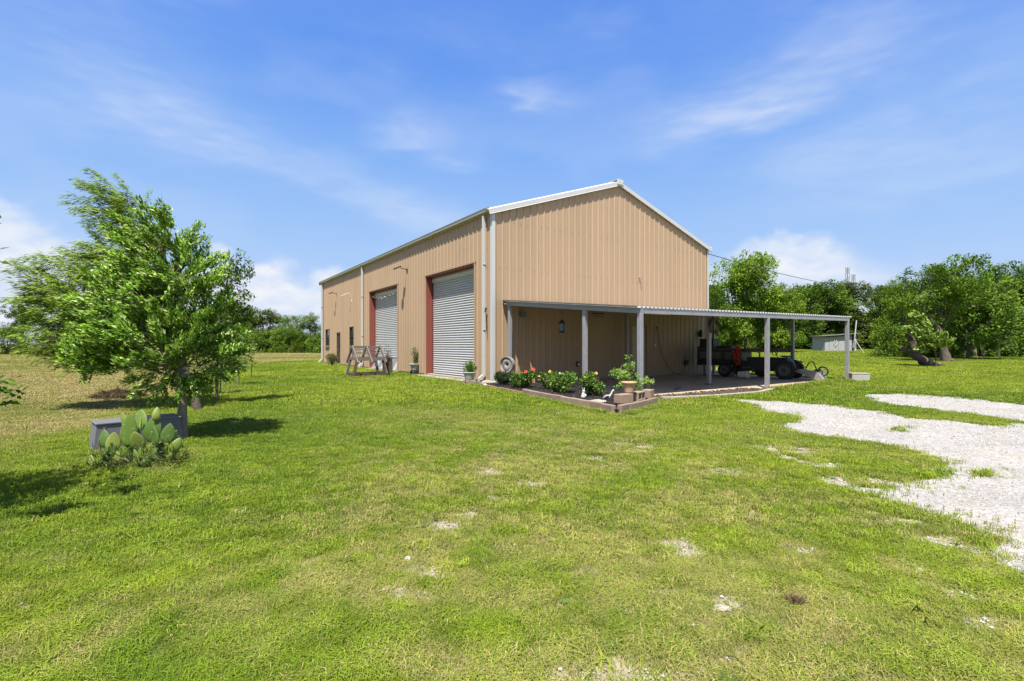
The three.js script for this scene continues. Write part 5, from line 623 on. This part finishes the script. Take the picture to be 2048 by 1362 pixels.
// ------------------------------------------------------------------ planters and shrubs along the long wall
const shrub = (o, seed, R, H, n, leaf, cols, y0 = 0) => { const L = new Leaves(), r = rng(seed), w = []; for (let i = 0; i < 16; i++) { const a = r() * 6.28, k = 0.3 + 0.65 * r(); w.push(tube([[0, y0, 0], [Math.cos(a) * R * k * 0.5, y0 + H * 0.5, Math.sin(a) * R * k * 0.5], [Math.cos(a) * R * k, y0 + H * (0.65 + 0.3 * r()), Math.sin(a) * R * k]], [0.012, 0.008, 0.004], 4)); } part('stem_cluster', w, M.twig, o); const sub = []; for (let i = 0; i < 9; i++) { const a = r() * 6.28, q = R * (0.25 + 0.5 * r()); sub.push([Math.cos(a) * q, y0 + H * (0.25 + 0.5 * r()), Math.sin(a) * q, R * (0.26 + 0.24 * r())]); }
  for (let i = 0; i < n; i++) { const d = rdir(r), c = sub[Math.floor(r() * 9)], k = Math.pow(r(), 0.4) * c[3], P = V(c[0] + d.x * k, Math.max(y0 + 0.02, c[1] + d.y * k), c[2] + d.z * k); L.add(P, d.clone().add(rdir(r).multiplyScalar(0.8)).add(V(0, 0.25, 0)).normalize(), d.clone().add(rdir(r).multiplyScalar(0.9)).normalize(), leaf[0] * (0.6 + 0.7 * r()), leaf[1] * (0.6 + 0.7 * r()), pick(r, cols)); } leafPart('foliage', L, o); };
const GLOSSY = [[0.07, 0.15, 0.015], [0.11, 0.20, 0.025], [0.045, 0.10, 0.012], [0.19, 0.28, 0.06]];
{ const [x, z] = G(664, 733), o = thing('wall_shrub', 'olive green bushy shrub beside the narrow side door', 'shrub', [x, 0, z]); shrub(o, 201, 0.5, 0.95, 1300, [0.1, 0.03], [[0.12, 0.135, 0.04], [0.15, 0.16, 0.055], [0.08, 0.095, 0.03]]); }
{ const [x, z] = G(830, 750), o = thing('rose_planter', 'pale urn planter with a lanky shrub between the two roller doors', 'planter', [x, 0, z]); part('stand', [box(0.06, 0.2, 0.3, -0.17, 0.1, 0, 0, 0, -0.15), box(0.06, 0.2, 0.3, 0.17, 0.1, 0, 0, 0, 0.15), box(0.4, 0.05, 0.32, 0, 0.19, 0)], M.dark, o); part('pot_body', put(lathe([[0, 0], [0.15, 0], [0.16, 0.03], [0.2, 0.22], [0.255, 0.26], [0.26, 0.3], [0.23, 0.3], [0.2, 0.25], [0, 0.24]], 24), 0, 0.215, 0), M.urn, o); part('soil', put(new THREE.CircleGeometry(0.2, 18), 0, 0.47, 0, -Math.PI / 2), M.dark, o); const L = new Leaves(), r = rng(203), w = []; for (const [dx, h, b, n] of [[-0.04, 0.78, 0.05, 90], [0.32, 0.85, 0.12, 34], [-0.2, 0.62, -0.05, 22], [0.06, 0.5, 0.02, 80], [0.22, 0.45, 0.02, 20]]) { const pts = [[0, 0.46, 0], [dx * 0.35, 0.46 + h * 0.5, 0.02], [dx, 0.46 + h, b * 0.3]]; w.push(tube(pts, [0.012, 0.009, 0.005], 5)); for (let i = 0; i < n; i++) { const t = 0.12 + 0.88 * r(), P = V(lerp(0, dx, t * t * 0.6 + t * 0.4), 0.46 + h * t, 0.02).add(rdir(r).multiplyScalar(0.09 * (1.1 - 0.5 * t))); L.add(P, rdir(r).add(V(0, 0.3, 0)).normalize(), rdir(r).add(V(0, 0.7, 0.3)).normalize(), 0.07 + 0.04 * r(), 0.035, pick(r, [[0.09, 0.13, 0.03], [0.13, 0.16, 0.045], [0.06, 0.1, 0.024]])); } } part('stems', w, M.twig, o).name = 'stem_cluster'; leafPart('foliage', L, o); }
{ const [x, z] = G(939, 769), o = thing('flower_planter', 'round grey planter full of leafy white flowers beside the near roller door', 'planter', [x, 0, z]); part('stand', [rbox(0.34, 0.12, 0.3, 0.01, 0.08, 0.06, 0), box(0.1, 0.15, 0.3, -0.18, 0.075, 0)], M.paver[1], o); part('pot_body', put(lathe([[0, 0], [0.14, 0], [0.15, 0.03], [0.205, 0.24], [0.225, 0.25], [0.23, 0.28], [0.205, 0.285], [0.18, 0.24], [0, 0.23]], 24), 0, 0.15, 0), M.urn, o); shrub(o, 205, 0.32, 0.44, 700, [0.07, 0.03], GLOSSY, 0.38); const r = rng(206); for (let i = 0; i < 9; i++) { const a = r() * 6.28, q = 0.12 + 0.16 * r(); part('flower', put(lathe([[0, 0], [0.02, 0.01], [0.032, 0.03], [0.02, 0.022], [0, 0.012]], 7), Math.cos(a) * q, 0.62 + 0.14 * r(), Math.sin(a) * q, 0.4 * r(), 0, 0.4 * r()), FIG, o); } }
// flowering shrubs in the bed
const petal = [std(0.42, 0.06, 0.03, 0.7, { side: THREE.DoubleSide }), std(0.55, 0.42, 0.04, 0.7, { side: THREE.DoubleSide }), std(0.45, 0.36, 0.2, 0.7, { side: THREE.DoubleSide })];
function blossom(o, x, y, z, R, mat, seed) { const r = rng(seed), l = []; for (let k = 0; k < 5; k++) { const g = new THREE.SphereGeometry(1, 8, 5).scale(R * 0.34, R * 0.1, R * 0.46); l.push(put(g, 0, 0.1 * R, R * 0.55, -0.35, 0, 0).applyMatrix4(new THREE.Matrix4().makeRotationY(k * 1.2566))); } l.push(cyl(0.006, 0.01, R * 0.9, 0, R * 0.5, 0, 0, 0, 0, 6)); part('blossom', l.map((q) => q.applyMatrix4(new THREE.Matrix4().makeRotationFromEuler(new THREE.Euler(0.9 + 0.4 * r(), r() - 0.5, 0)))).map((q) => put(q, x, y, z)), petal[mat], o); }
const bushes = [[1003, 778, 0.27, 0.46, 'dark leafed flowerless shrub in the bed below the wheel rims', [], 0], [1052, 783, 0.42, 0.6, 'hibiscus shrub with red blossoms in the flower bed', [[-0.02, 0.62, 0.28, 0.075, 0], [0.24, 0.7, 0.2, 0.08, 0]], 1], [1098, 787, 0.34, 0.54, 'shrub with one wide yellow blossom next to the red hibiscus', [[0.02, 0.66, 0.22, 0.07, 1], [-0.32, 0.5, 0.2, 0.045, 1], [0.05, 0.24, 0.36, 0.08, 2]], 1], [1128, 793, 0.4, 0.54, 'round glossy green shrub in the middle of the flower bed', [[-0.12, 0.66, 0.1, 0.05, 2]], 1], [1190, 800, 0.39, 0.58, 'shrub with two yellow blossoms near the bed corner', [[-0.3, 0.58, 0.2, 0.06, 1], [0.02, 0.72, 0.16, 0.06, 1]], 1]];
bushes.forEach(([px, py, R, H, label, fl, kind], i) => { const [x, z] = G(px, py), o = thing('flowering_shrub', label, 'shrub', [x, 0.085, z - 0.1], i, 'shrubs in the flower bed'); o.rotation.y = 0; shrub(o, 300 + i, R, H, kind ? 2100 : 1500, [0.075, 0.036], kind ? GLOSSY : [[0.03, 0.06, 0.02], [0.045, 0.085, 0.03], [0.06, 0.1, 0.035]]); fl.forEach((f, k) => blossom(o, f[0] * 0.88, f[1] * 0.8, f[2] * 0.9, f[3] * 0.75, f[4], 400 + i * 10 + k)); });
{ const [x, z] = [B(0.22, 6.12)[0], B(0.22, 6.12)[2]], o = plant(grow({ seed: 133, trunk: [[0, -0.02, 0], [-0.02, 0.3, 0], [-0.04, 0.6, 0], [-0.02, 0.95, 0]], r0: 0.016, r1: 0.008, lobes: [[-0.22, 0.5, 0.1, 0.22, 0.3, 0.22, 40], [-0.05, 0.85, 0.05, 0.12, 0.25, 0.12, 14], [0.05, 0.35, 0.14, 0.25, 0.3, 0.2, 36], [0.38, 0.42, 0.1, 0.16, 0.1, 0.1, 10], [-0.4, 0.62, 0.08, 0.1, 0.12, 0.1, 8], [0.3, 0.08, 0.2, 0.12, 0.08, 0.1, 6]], per: 15, clusterR: 0.07, leaf: [0.05, 0.024], cols: [[0.15, 0.27, 0.03], [0.19, 0.31, 0.04], [0.11, 0.2, 0.02], [0.27, 0.36, 0.1]], limbs: 7 }), 'climbing_shrub', 'bright green airy shrub growing against the corner post', 'shrub', [x, z]); o.position.y = 0.06; }

// ------------------------------------------------------------------ the far yard: stump, leaning sapling, shed, meters
{
  const [x, z] = G(1838, 737), o = thing('uprooted_stump', 'dark broken tree stump with a raised jagged root', 'stump', [x, ground(x, z), z], 0); 
  part('log', rough(tube(...dense([[0.75, -0.1, 0], [0.4, 0.2, 0], [-0.1, 0.5, 0.05], [-0.5, 0.74, 0.05], [-0.85, 0.95, 0.02], [-1.1, 1.08, 0]], [0.3, 0.26, 0.19, 0.15, 0.1, 0.03], 26), 18), 0.12, 5), M.bark, o); part('root', rough(tube(...dense([[0.0, 0.4, -0.1], [-0.2, 0.95, -0.12], [-0.3, 1.4, -0.1], [-0.5, 1.8, -0.1], [-0.8, 1.95, -0.05]], [0.13, 0.1, 0.16, 0.17, 0.03], 22), 14), 0.13, 5), M.bark, o); part('broken_end', [rough(tube(...dense([[-0.3, 1.5, -0.1], [-0.15, 1.9, -0.05], [-0.1, 2.1, 0]], [0.1, 0.07, 0.02], 10), 10), 0.06, 6), rough(tube(...dense([[0.4, 0.2, 0.1], [0.95, 0.1, 0.2], [1.2, -0.05, 0.3]], [0.2, 0.12, 0.04], 10), 10), 0.08, 5)], M.bark, o);
}
plant(grow({ seed: 140, trunk: [[0.2, -0.05, 0], [0.18, 0.7, 0], [0.0, 1.4, 0], [-0.4, 2.2, 0]], r0: 0.035, r1: 0.02, lobes: [[-0.45, 2.2, 0.1, 0.35, 0.4, 0.3, 36], [-0.9, 2.75, 0.1, 0.3, 0.28, 0.2, 26], [-0.15, 1.5, 0.2, 0.8, 0.6, 0.5, 90], [-0.8, 1.8, 0.1, 0.45, 0.4, 0.3, 34], [0.6, 1.4, 0, 0.5, 0.35, 0.35, 22], [-1.25, 2.1, 0, 0.25, 0.15, 0.15, 8], [-0.5, 1.1, 0.1, 0.5, 0.3, 0.3, 16]], per: 26, clusterR: 0.16, leaf: [0.13, 0.085], cols: [[0.26, 0.37, 0.06], [0.34, 0.43, 0.12], [0.2, 0.3, 0.04]], wind: [-1, 0.9, 0], windW: 0.5, limbs: 9, rows: 1 }), 'pale_sapling', 'pale green wind bent sapling growing beside the broken stump', 'sapling', [G(1856, 738)[0], G(1856, 738)[1] + 0.3]);
{
  const X = 42.3, Z = -64, y = ground(X, Z), o = thing('metal_shed', 'low grey sheet metal shed with a white paint smear', 'shed', [X, y, Z], 0.06); const w = 4.2;
  for (let k = 0; k < 6; k++) part('wall_sheet', rbox(w / 7 - 0.015, 1.78 + 0.05 * k, 0.04, 0.005, -w / 2 + (k + 0.5) * w / 7, 0.89 + 0.025 * k, 0.02 * (k % 2)), M.shed, o);
  part('side_wall', [box(0.05, 1.9, 2.4, -w / 2 + 0.03, 0.95, -1.2), box(0.05, 2.1, 2.4, w / 2 - 0.03, 1.05, -1.2), box(w, 2, 0.05, 0, 1, -2.4)], M.shed, o); part('roof', [bar([-w / 2 - 0.3, 1.93, -1.1], [w / 2 + 0.35, 2.28, -1.1], 3.0, 0.05)], M.shedRoof, o); part('roof_rafter', bar([-w / 2 - 0.25, 1.86, 0.12], [w / 2 + 0.25, 2.2, 0.12], 0.05, 0.1), M.shedRoof, o);
  part('door_post', box(0.18, 1.85, 0.06, w / 2 - 0.15, 0.93, 0.07), M.white, o);
  part('paint_smear', [tube([[-0.95, 1.5, 0.07], [-0.8, 1.2, 0.07], [-0.95, 0.8, 0.07]], [0.06, 0.1, 0.05], 6), tube([[-0.6, 1.55, 0.07], [-0.5, 1.0, 0.07], [-0.75, 0.6, 0.07]], [0.05, 0.08, 0.06], 6)], M.white, o);
}
{ const X = 37.6, Z = -54.6, y = ground(X, Z), o = thing('meter_pole', 'leaning white service pole with meter boxes and a diagonal brace', 'pole', [X, y, Z]); part('pole', tube([[-0.1, -0.1, 0], [0.0, 1.2, 0], [0.25, 3.6, 0]], 0.06, 8), M.white, o); part('brace', bar([0.1, 1.4, 0.05], [1.0, 0.0, 0.1], 0.07), M.white, o); part('meter_box', [rbox(0.38, 0.55, 0.2, 0.02, -0.12, 0.85, 0.14), cyl(0.13, 0.13, 0.12, -0.1, 1.28, 0.14, Math.PI / 2, 0, 0, 14)], M.zinc, o); part('meter_box', [rbox(0.26, 0.6, 0.2, 0.02, -0.95, 0.85, 0.12), cyl(0.12, 0.12, 0.12, -0.93, 1.26, 0.12, Math.PI / 2, 0, 0, 14)], M.zinc, o); part('meter_leg', [box(0.06, 0.6, 0.06, -0.12, 0.28, 0.14), box(0.06, 0.6, 0.06, -0.93, 0.28, 0.12), box(0.9, 0.06, 0.06, -0.5, 0.75, 0.1)], M.zinc, o); }

// ------------------------------------------------------------------ far trees
const OAK = [[0.0859, 0.1587, 0.0132], [0.1125, 0.1984, 0.0171], [0.0661, 0.1256, 0.0118], [0.1587, 0.238, 0.0212]], FRESH = [[0.1544, 0.2495, 0.0143], [0.202, 0.297, 0.0178], [0.1188, 0.2079, 0.0143], [0.095, 0.1663, 0.0119]], DEEP = [[0.0648, 0.1224, 0.013], [0.0864, 0.1512, 0.0158], [0.108, 0.18, 0.0173]];
function protoTree(seed, H, Wd, cols, per = 30, leafS = 0.26, low = 0.12, dens = 1) {
  const r = rng(seed), lobes = []; const N = 13; for (let i = 0; i < N; i++) { const a = i * 2.4 + r(), t = r(), R = Wd * 0.5 * (0.25 + 0.55 * r()) * (1 - 0.35 * t), y = H * (low + 0.1 + (0.78 - low) * t), s = Wd * (0.15 + 0.1 * r()); lobes.push([Math.cos(a) * R, y, Math.sin(a) * R, s * 1.15, s * 0.85, s * 1.15, Math.round(34 * dens)]); } lobes.push([0, H * 0.85, 0, Wd * 0.2, H * 0.13, Wd * 0.2, Math.round(30 * dens)]);
  return grow({ seed: seed + 1, trunk: [[0, -0.2, 0], [0.05 * Wd * (r() - 0.5), H * 0.2, 0], [0.08 * Wd * (r() - 0.5), H * 0.45, 0.1], [0, H * 0.75, 0]], r0: H * 0.014, r1: H * 0.007, lobes, per, clusterR: Wd * 0.062, leaf: [leafS, leafS * 0.6], cols, limbs: 12, shell: 0.4 });
}
const P1 = protoTree(501, 10, 9, OAK, 36, 0.24, 0.0), P2 = protoTree(511, 10, 8, FRESH, 34, 0.22, 0.04), P3 = protoTree(521, 10, 9.5, DEEP, 36, 0.24, 0.0), P6 = protoTree(561, 10, 6.2, [[0.1, 0.14, 0.02], [0.13, 0.17, 0.03], [0.08, 0.115, 0.018]], 34, 0.2, 0.05), P4 = protoTree(531, 10, 7, OAK, 32, 0.19, 0.3), P5 = protoTree(541, 3.4, 5.2, OAK, 22, 0.16, 0.0, 0.8);
const used = new Set(); const treeAt = (P, name, label, x, z, H, wide, group, turn) => { const c = used.has(P); used.add(P); plant(P, name, label, 'tree', [x, z], { copy: c, scale: H / 10, wide, group, turn, sink: 0.1 }); };
// the group behind the far corner of the workshop
plant(protoTree(551, 11.5, 10.5, FRESH, 40, 0.26, 0.16, 1.15), 'shade_tree', 'big bright green tree rising behind the carport roof', 'tree', [28.2, -60], { group: 'trees behind the workshop' });
treeAt(P2, 'shade_tree', 'lower yellow green tree at the side of the big bright tree', 32.2, -59, 7.6, 1.0, 'trees behind the workshop', 1.2);
treeAt(P1, 'shade_tree', 'darker round tree tucked against the workshop corner', 23.4, -58, 8.0, 1.0, 'trees behind the workshop', 2.2);
treeAt(P3, 'shade_tree', 'deep green low tree seen under the carport roof', 27.0, -66, 6.6, 1.1, 'trees behind the workshop', 0.4);
{ // the treeline along the pasture
  treeAt(P1, 'treeline_tree', 'wide tree crown closing the gap behind the meter pole', 53, -82, 10.4, 1.35, 'front row of the pasture treeline', 2.6); treeAt(P3, 'treeline_tree', 'dark tree crown just beyond the end of the shed', 47.5, -80, 10, 1.3, 'front row of the pasture treeline', 4.1);
  const r = rng(601), ord = ['first', 'second', 'third', 'fourth', 'fifth', 'sixth', 'seventh', 'eighth', 'ninth', 'tenth', 'eleventh', 'twelfth', 'thirteenth'];
  const hs = [8.8, 10.2, 10.6, 10.0, 10.4, 9.8, 10.8, 11.2, 10.2, 9.8, 10.2, 9.6, 10]; for (let k = 0; k < 13; k++) treeAt([P1, P3, P6, P1, P2, P3, P4, P6][k % 8], 'treeline_tree', ord[k] + ' tall tree counted from the shed along the pasture treeline', 41 + k * 5.2 + (r() - 0.5) * 1.5, -73 - 5 * r() + (k > 7 ? 6 : 0), hs[k], (0.95 + 0.2 * r()) * (k % 8 === 2 || k % 8 === 7 ? 1.45 : 1), 'front row of the pasture treeline', r() * 6);
  for (let k = 0; k < 12; k++) treeAt([P3, P1, P4][k % 3], 'back_treeline_tree', 'dark tree crown showing between trunks of the pasture treeline', 36 + k * 6.6 + (r() - 0.5) * 2, -90 - 8 * r(), 10.5 + 2 * r(), 1.1, 'back row of the pasture treeline', r() * 6);
  for (let k = 0; k < 44; k++) { const x = 34 + (k % 22) * 3.6 + (r() - 0.5), z = (k < 22 ? -78 : -96) - 5 * r(), c = used.has(P5); used.add(P5); plant(P5, 'undergrowth_bush', 'dense dark bush filling the foot of the pasture treeline', 'bush', [x, z], { copy: c, scale: 0.95 + 0.6 * r(), turn: r() * 6, wide: 1, group: 'bushes under the pasture treeline', sink: 0.3 }); }
}
for (let k = 0; k < 9; k++) { const q = rng(660 + k); plant(P5, 'pasture_bush', 'dark leafy bush among the trunks of the pasture trees', 'bush', [33 + k * 3.1 + q(), -41 - k * 0.9 - 6 * q()], { copy: true, scale: 0.7 + 0.4 * q(), turn: q() * 6, group: 'bushes among the pasture trees', sink: 0.3 }); }
// nearer trees with bare trunks beyond the stump
treeAt(P4, 'pasture_tree', 'tree with a thick bare leaning trunk just behind the stump', 29.6, -34.2, 7.0, 1.0, 'trees standing in the pasture', 0.7);
treeAt(P1, 'pasture_tree', 'tall dark tree with a forked trunk behind the bare trunk', 35.4, -38.6, 8.4, 0.95, 'trees standing in the pasture', 3.0);
treeAt(P3, 'pasture_tree', 'spreading tree with several thin stems further along the pasture', 42.6, -43.5, 8.2, 1.0, 'trees standing in the pasture', 4.4);
treeAt(P1, 'pasture_tree', 'broad dense tree where the lawn meets the dark wood', 50.5, -47, 8.8, 1.15, 'trees standing in the pasture', 5.2);
treeAt(P2, 'pasture_tree', 'bright lime topped tree among the dark pasture trees', 36.8, -47, 7.6, 0.8, 'trees standing in the pasture', 1.0);
{ const o = thing('bare_trunk', 'thick furrowed bare tree trunk behind the stump', 'tree trunk', [29.4, ground(29.4, -34), -33.9]); part('trunk', rough(tube(...dense([[0.25, -0.1, 0], [0.1, 0.8, 0], [-0.1, 1.8, 0], [-0.3, 2.8, -0.5], [-0.5, 4.2, -1.4]], [0.34, 0.22, 0.19, 0.14, 0.06], 30), 18), 0.06, 7), M.bark, o); part('root_flare', rough(tube(...dense([[0.15, 0.25, 0.1], [0.45, 0.08, 0.3], [0.7, -0.05, 0.45]], [0.16, 0.1, 0.03], 10), 10), 0.04, 7), M.bark, o); }
for (const [x, z, h, label] of [[58.0, -70, 4, 'pair of pale trunks catching sun in the pasture treeline gap'], [38.9, -42.6, 2.6, 'short dark stems at the edge of the shaded lawn']]) { const o = thing('tree_stems', label, 'tree trunks', [x, ground(x, z), z]); for (let k = 0; k < 3; k++) part('stem', tube([[k * 0.6, -0.1, 0.2 * k], [k * 0.6 + 0.08, h * 0.5, 0], [k * 0.55, h, 0]], [0.16, 0.13, 0.08], 7), M.paleBark, o); }
{ // hedgerow across the hay field
  const r = rng(611), ord = ['first', 'second', 'third', 'fourth', 'fifth', 'sixth', 'seventh', 'eighth', 'ninth'];
  for (let k = 0; k < 9; k++) treeAt([P2, P1, P6, P2, P1][k % 5], 'hedge_tree', ord[k] + ' round tree counted from the workshop along the hay field hedge', -36.5 - k * 3.7, -91 + 3 * r(), [7.2, 7.0, 8.2, 8.8, 9.4, 8.8, 8.6, 9.0, 8.8][k], 1.15, 'trees of the hay field hedge', r() * 6);
  for (let k = 0; k < 24; k++) { const x = -30 - k * 2.1, z = -88 + 2 * r(); plant(P5, 'hedge_bush', 'dense green bush in the hedge across the hay field', 'bush', [x, z], { copy: true, scale: 0.75 + 0.45 * r(), turn: r() * 6, group: 'bushes of the hay field hedge', sink: 0.3 }); }
  for (let k = 0; k < 8; k++) treeAt([P3, P4, P1][k % 3], 'field_edge_tree', 'dark tree at the far edge of the hay field behind the willow', -70 - k * 4.5 - 2 * r(), -82 + k * 5, 6.4 + 1.6 * r(), 1.1, 'trees at the hay field edge', r() * 6);
  for (let k = 0; k < 12; k++) plant(P5, 'hedge_bush', 'dense green bush in the hedge across the hay field', 'bush', [-66 - k * 3.2, -78 + k * 3.4], { copy: true, scale: 0.85 + 0.4 * r(), turn: r() * 6, group: 'bushes of the hay field hedge', sink: 0.3 });
}
// ------------------------------------------------------------------ pylons and the service wire
function pylon(x, z, H, w, label) { const o = thing('lattice_pylon', label, 'pylon', [x, 0, z], 0.3, 'far power line pylons'); const leg = [], br = [], n = 9; for (const sx of [-1, 1]) for (const sz of [-1, 1]) leg.push(bar([sx * w, -1, sz * w], [sx * w * 0.55, H, sz * w * 0.55], w * 0.12)); for (let k = 0; k < n; k++) { const y0 = H * k / n, y1 = H * (k + 1) / n, a = lerp(w, w * 0.55, k / n), b = lerp(w, w * 0.55, (k + 1) / n); for (const s of [-1, 1]) { br.push(bar([-a, y0, s * a], [b, y1, s * b], w * 0.07), bar([a, y0, s * a], [-b, y1, s * b], w * 0.07), bar([s * a, y0, -a], [s * b, y1, b], w * 0.07)); } } part('lattice_legs', leg, M.greySteel, o).name = 'leg_frame'; part('bracing', br, M.greySteel, o); for (const y of [0.98, 0.88, 0.78]) part('cross_arm', bar([-w * 1.6, H * y, 0], [w * 1.6, H * y, 0], w * 0.16), M.greySteel, o); }
pylon(270, -400, 64, 1.6, 'taller lattice pylon above the pasture treeline'); pylon(292, -425, 62, 1.6, 'shorter lattice pylon paired above the pasture treeline'); pylon(-217, -500, 31, 1.7, 'lattice pylon over the hedge further from the workshop'); pylon(-202, -500, 34, 1.7, 'lattice pylon over the hedge close to the workshop edge');
{ const a = B(WID + 0.1, -0.2, EAVE - 0.2), b = [57, 10.2, -72], pts = []; for (let k = 0; k <= 24; k++) { const t = k / 24; pts.push([lerp(a[0], b[0], t), lerp(a[1], b[1], t) - 2.1 * 4 * t * (1 - t) * 0.5, lerp(a[2], b[2], t)]); } const o = thing('service_wire', 'thin power wire sagging from the workshop eave towards the treeline', 'wire', [0, 0, 0]); part('wire', tube(pts, 0.018, 5), M.wire, o); const u = thing('utility_pole', 'wooden utility pole hidden in the pasture treeline', 'pole', [57.1, ground(57, -72), -72.1]); part('pole', cyl(0.12, 0.17, 10.4, 0, 4.9, 0, 0, 0, 0, 10), M.bark, u); part('cross_arm', box(1.8, 0.1, 0.1, 0, 9.7, 0), M.oldWood, u); }
{ const X = -66, Z = -72, o = thing('fallen_log', 'pale fallen log lying at the edge of the hay field', 'log', [X, 0, Z], 0.25); part('log', tube([[-1.6, 0.25, 0], [0, 0.4, 0], [1.8, 0.7, 0]], [0.2, 0.17, 0.1], 8), M.paleBark, o); part('limb', tube([[0.2, 0.4, 0], [0.9, 0.9, 0.3], [1.1, 1.3, 0.3]], [0.1, 0.06, 0.03], 6), M.paleBark, o); }
{ const [x, z] = G(1590, 1208), o = thing('dead_weed', 'small dry brown weed clump in the near lawn', 'weed', [x, 0, z]), L = new Leaves(), r = rng(717); for (let i = 0; i < 110; i++) { const a = r() * 6.28, d = V(Math.cos(a), 0.5 + 0.9 * r(), Math.sin(a)).normalize(); L.add(V((r() - 0.5) * 0.05, 0.01, (r() - 0.5) * 0.05), d, rdir(r), 0.035 + 0.045 * r(), 0.004, pick(r, [[0.2, 0.14, 0.07], [0.2, 0.14, 0.07], [0.09, 0.07, 0.03]])); } leafPart('dry_blades', L, o); }
renderer.render(scene, camera);
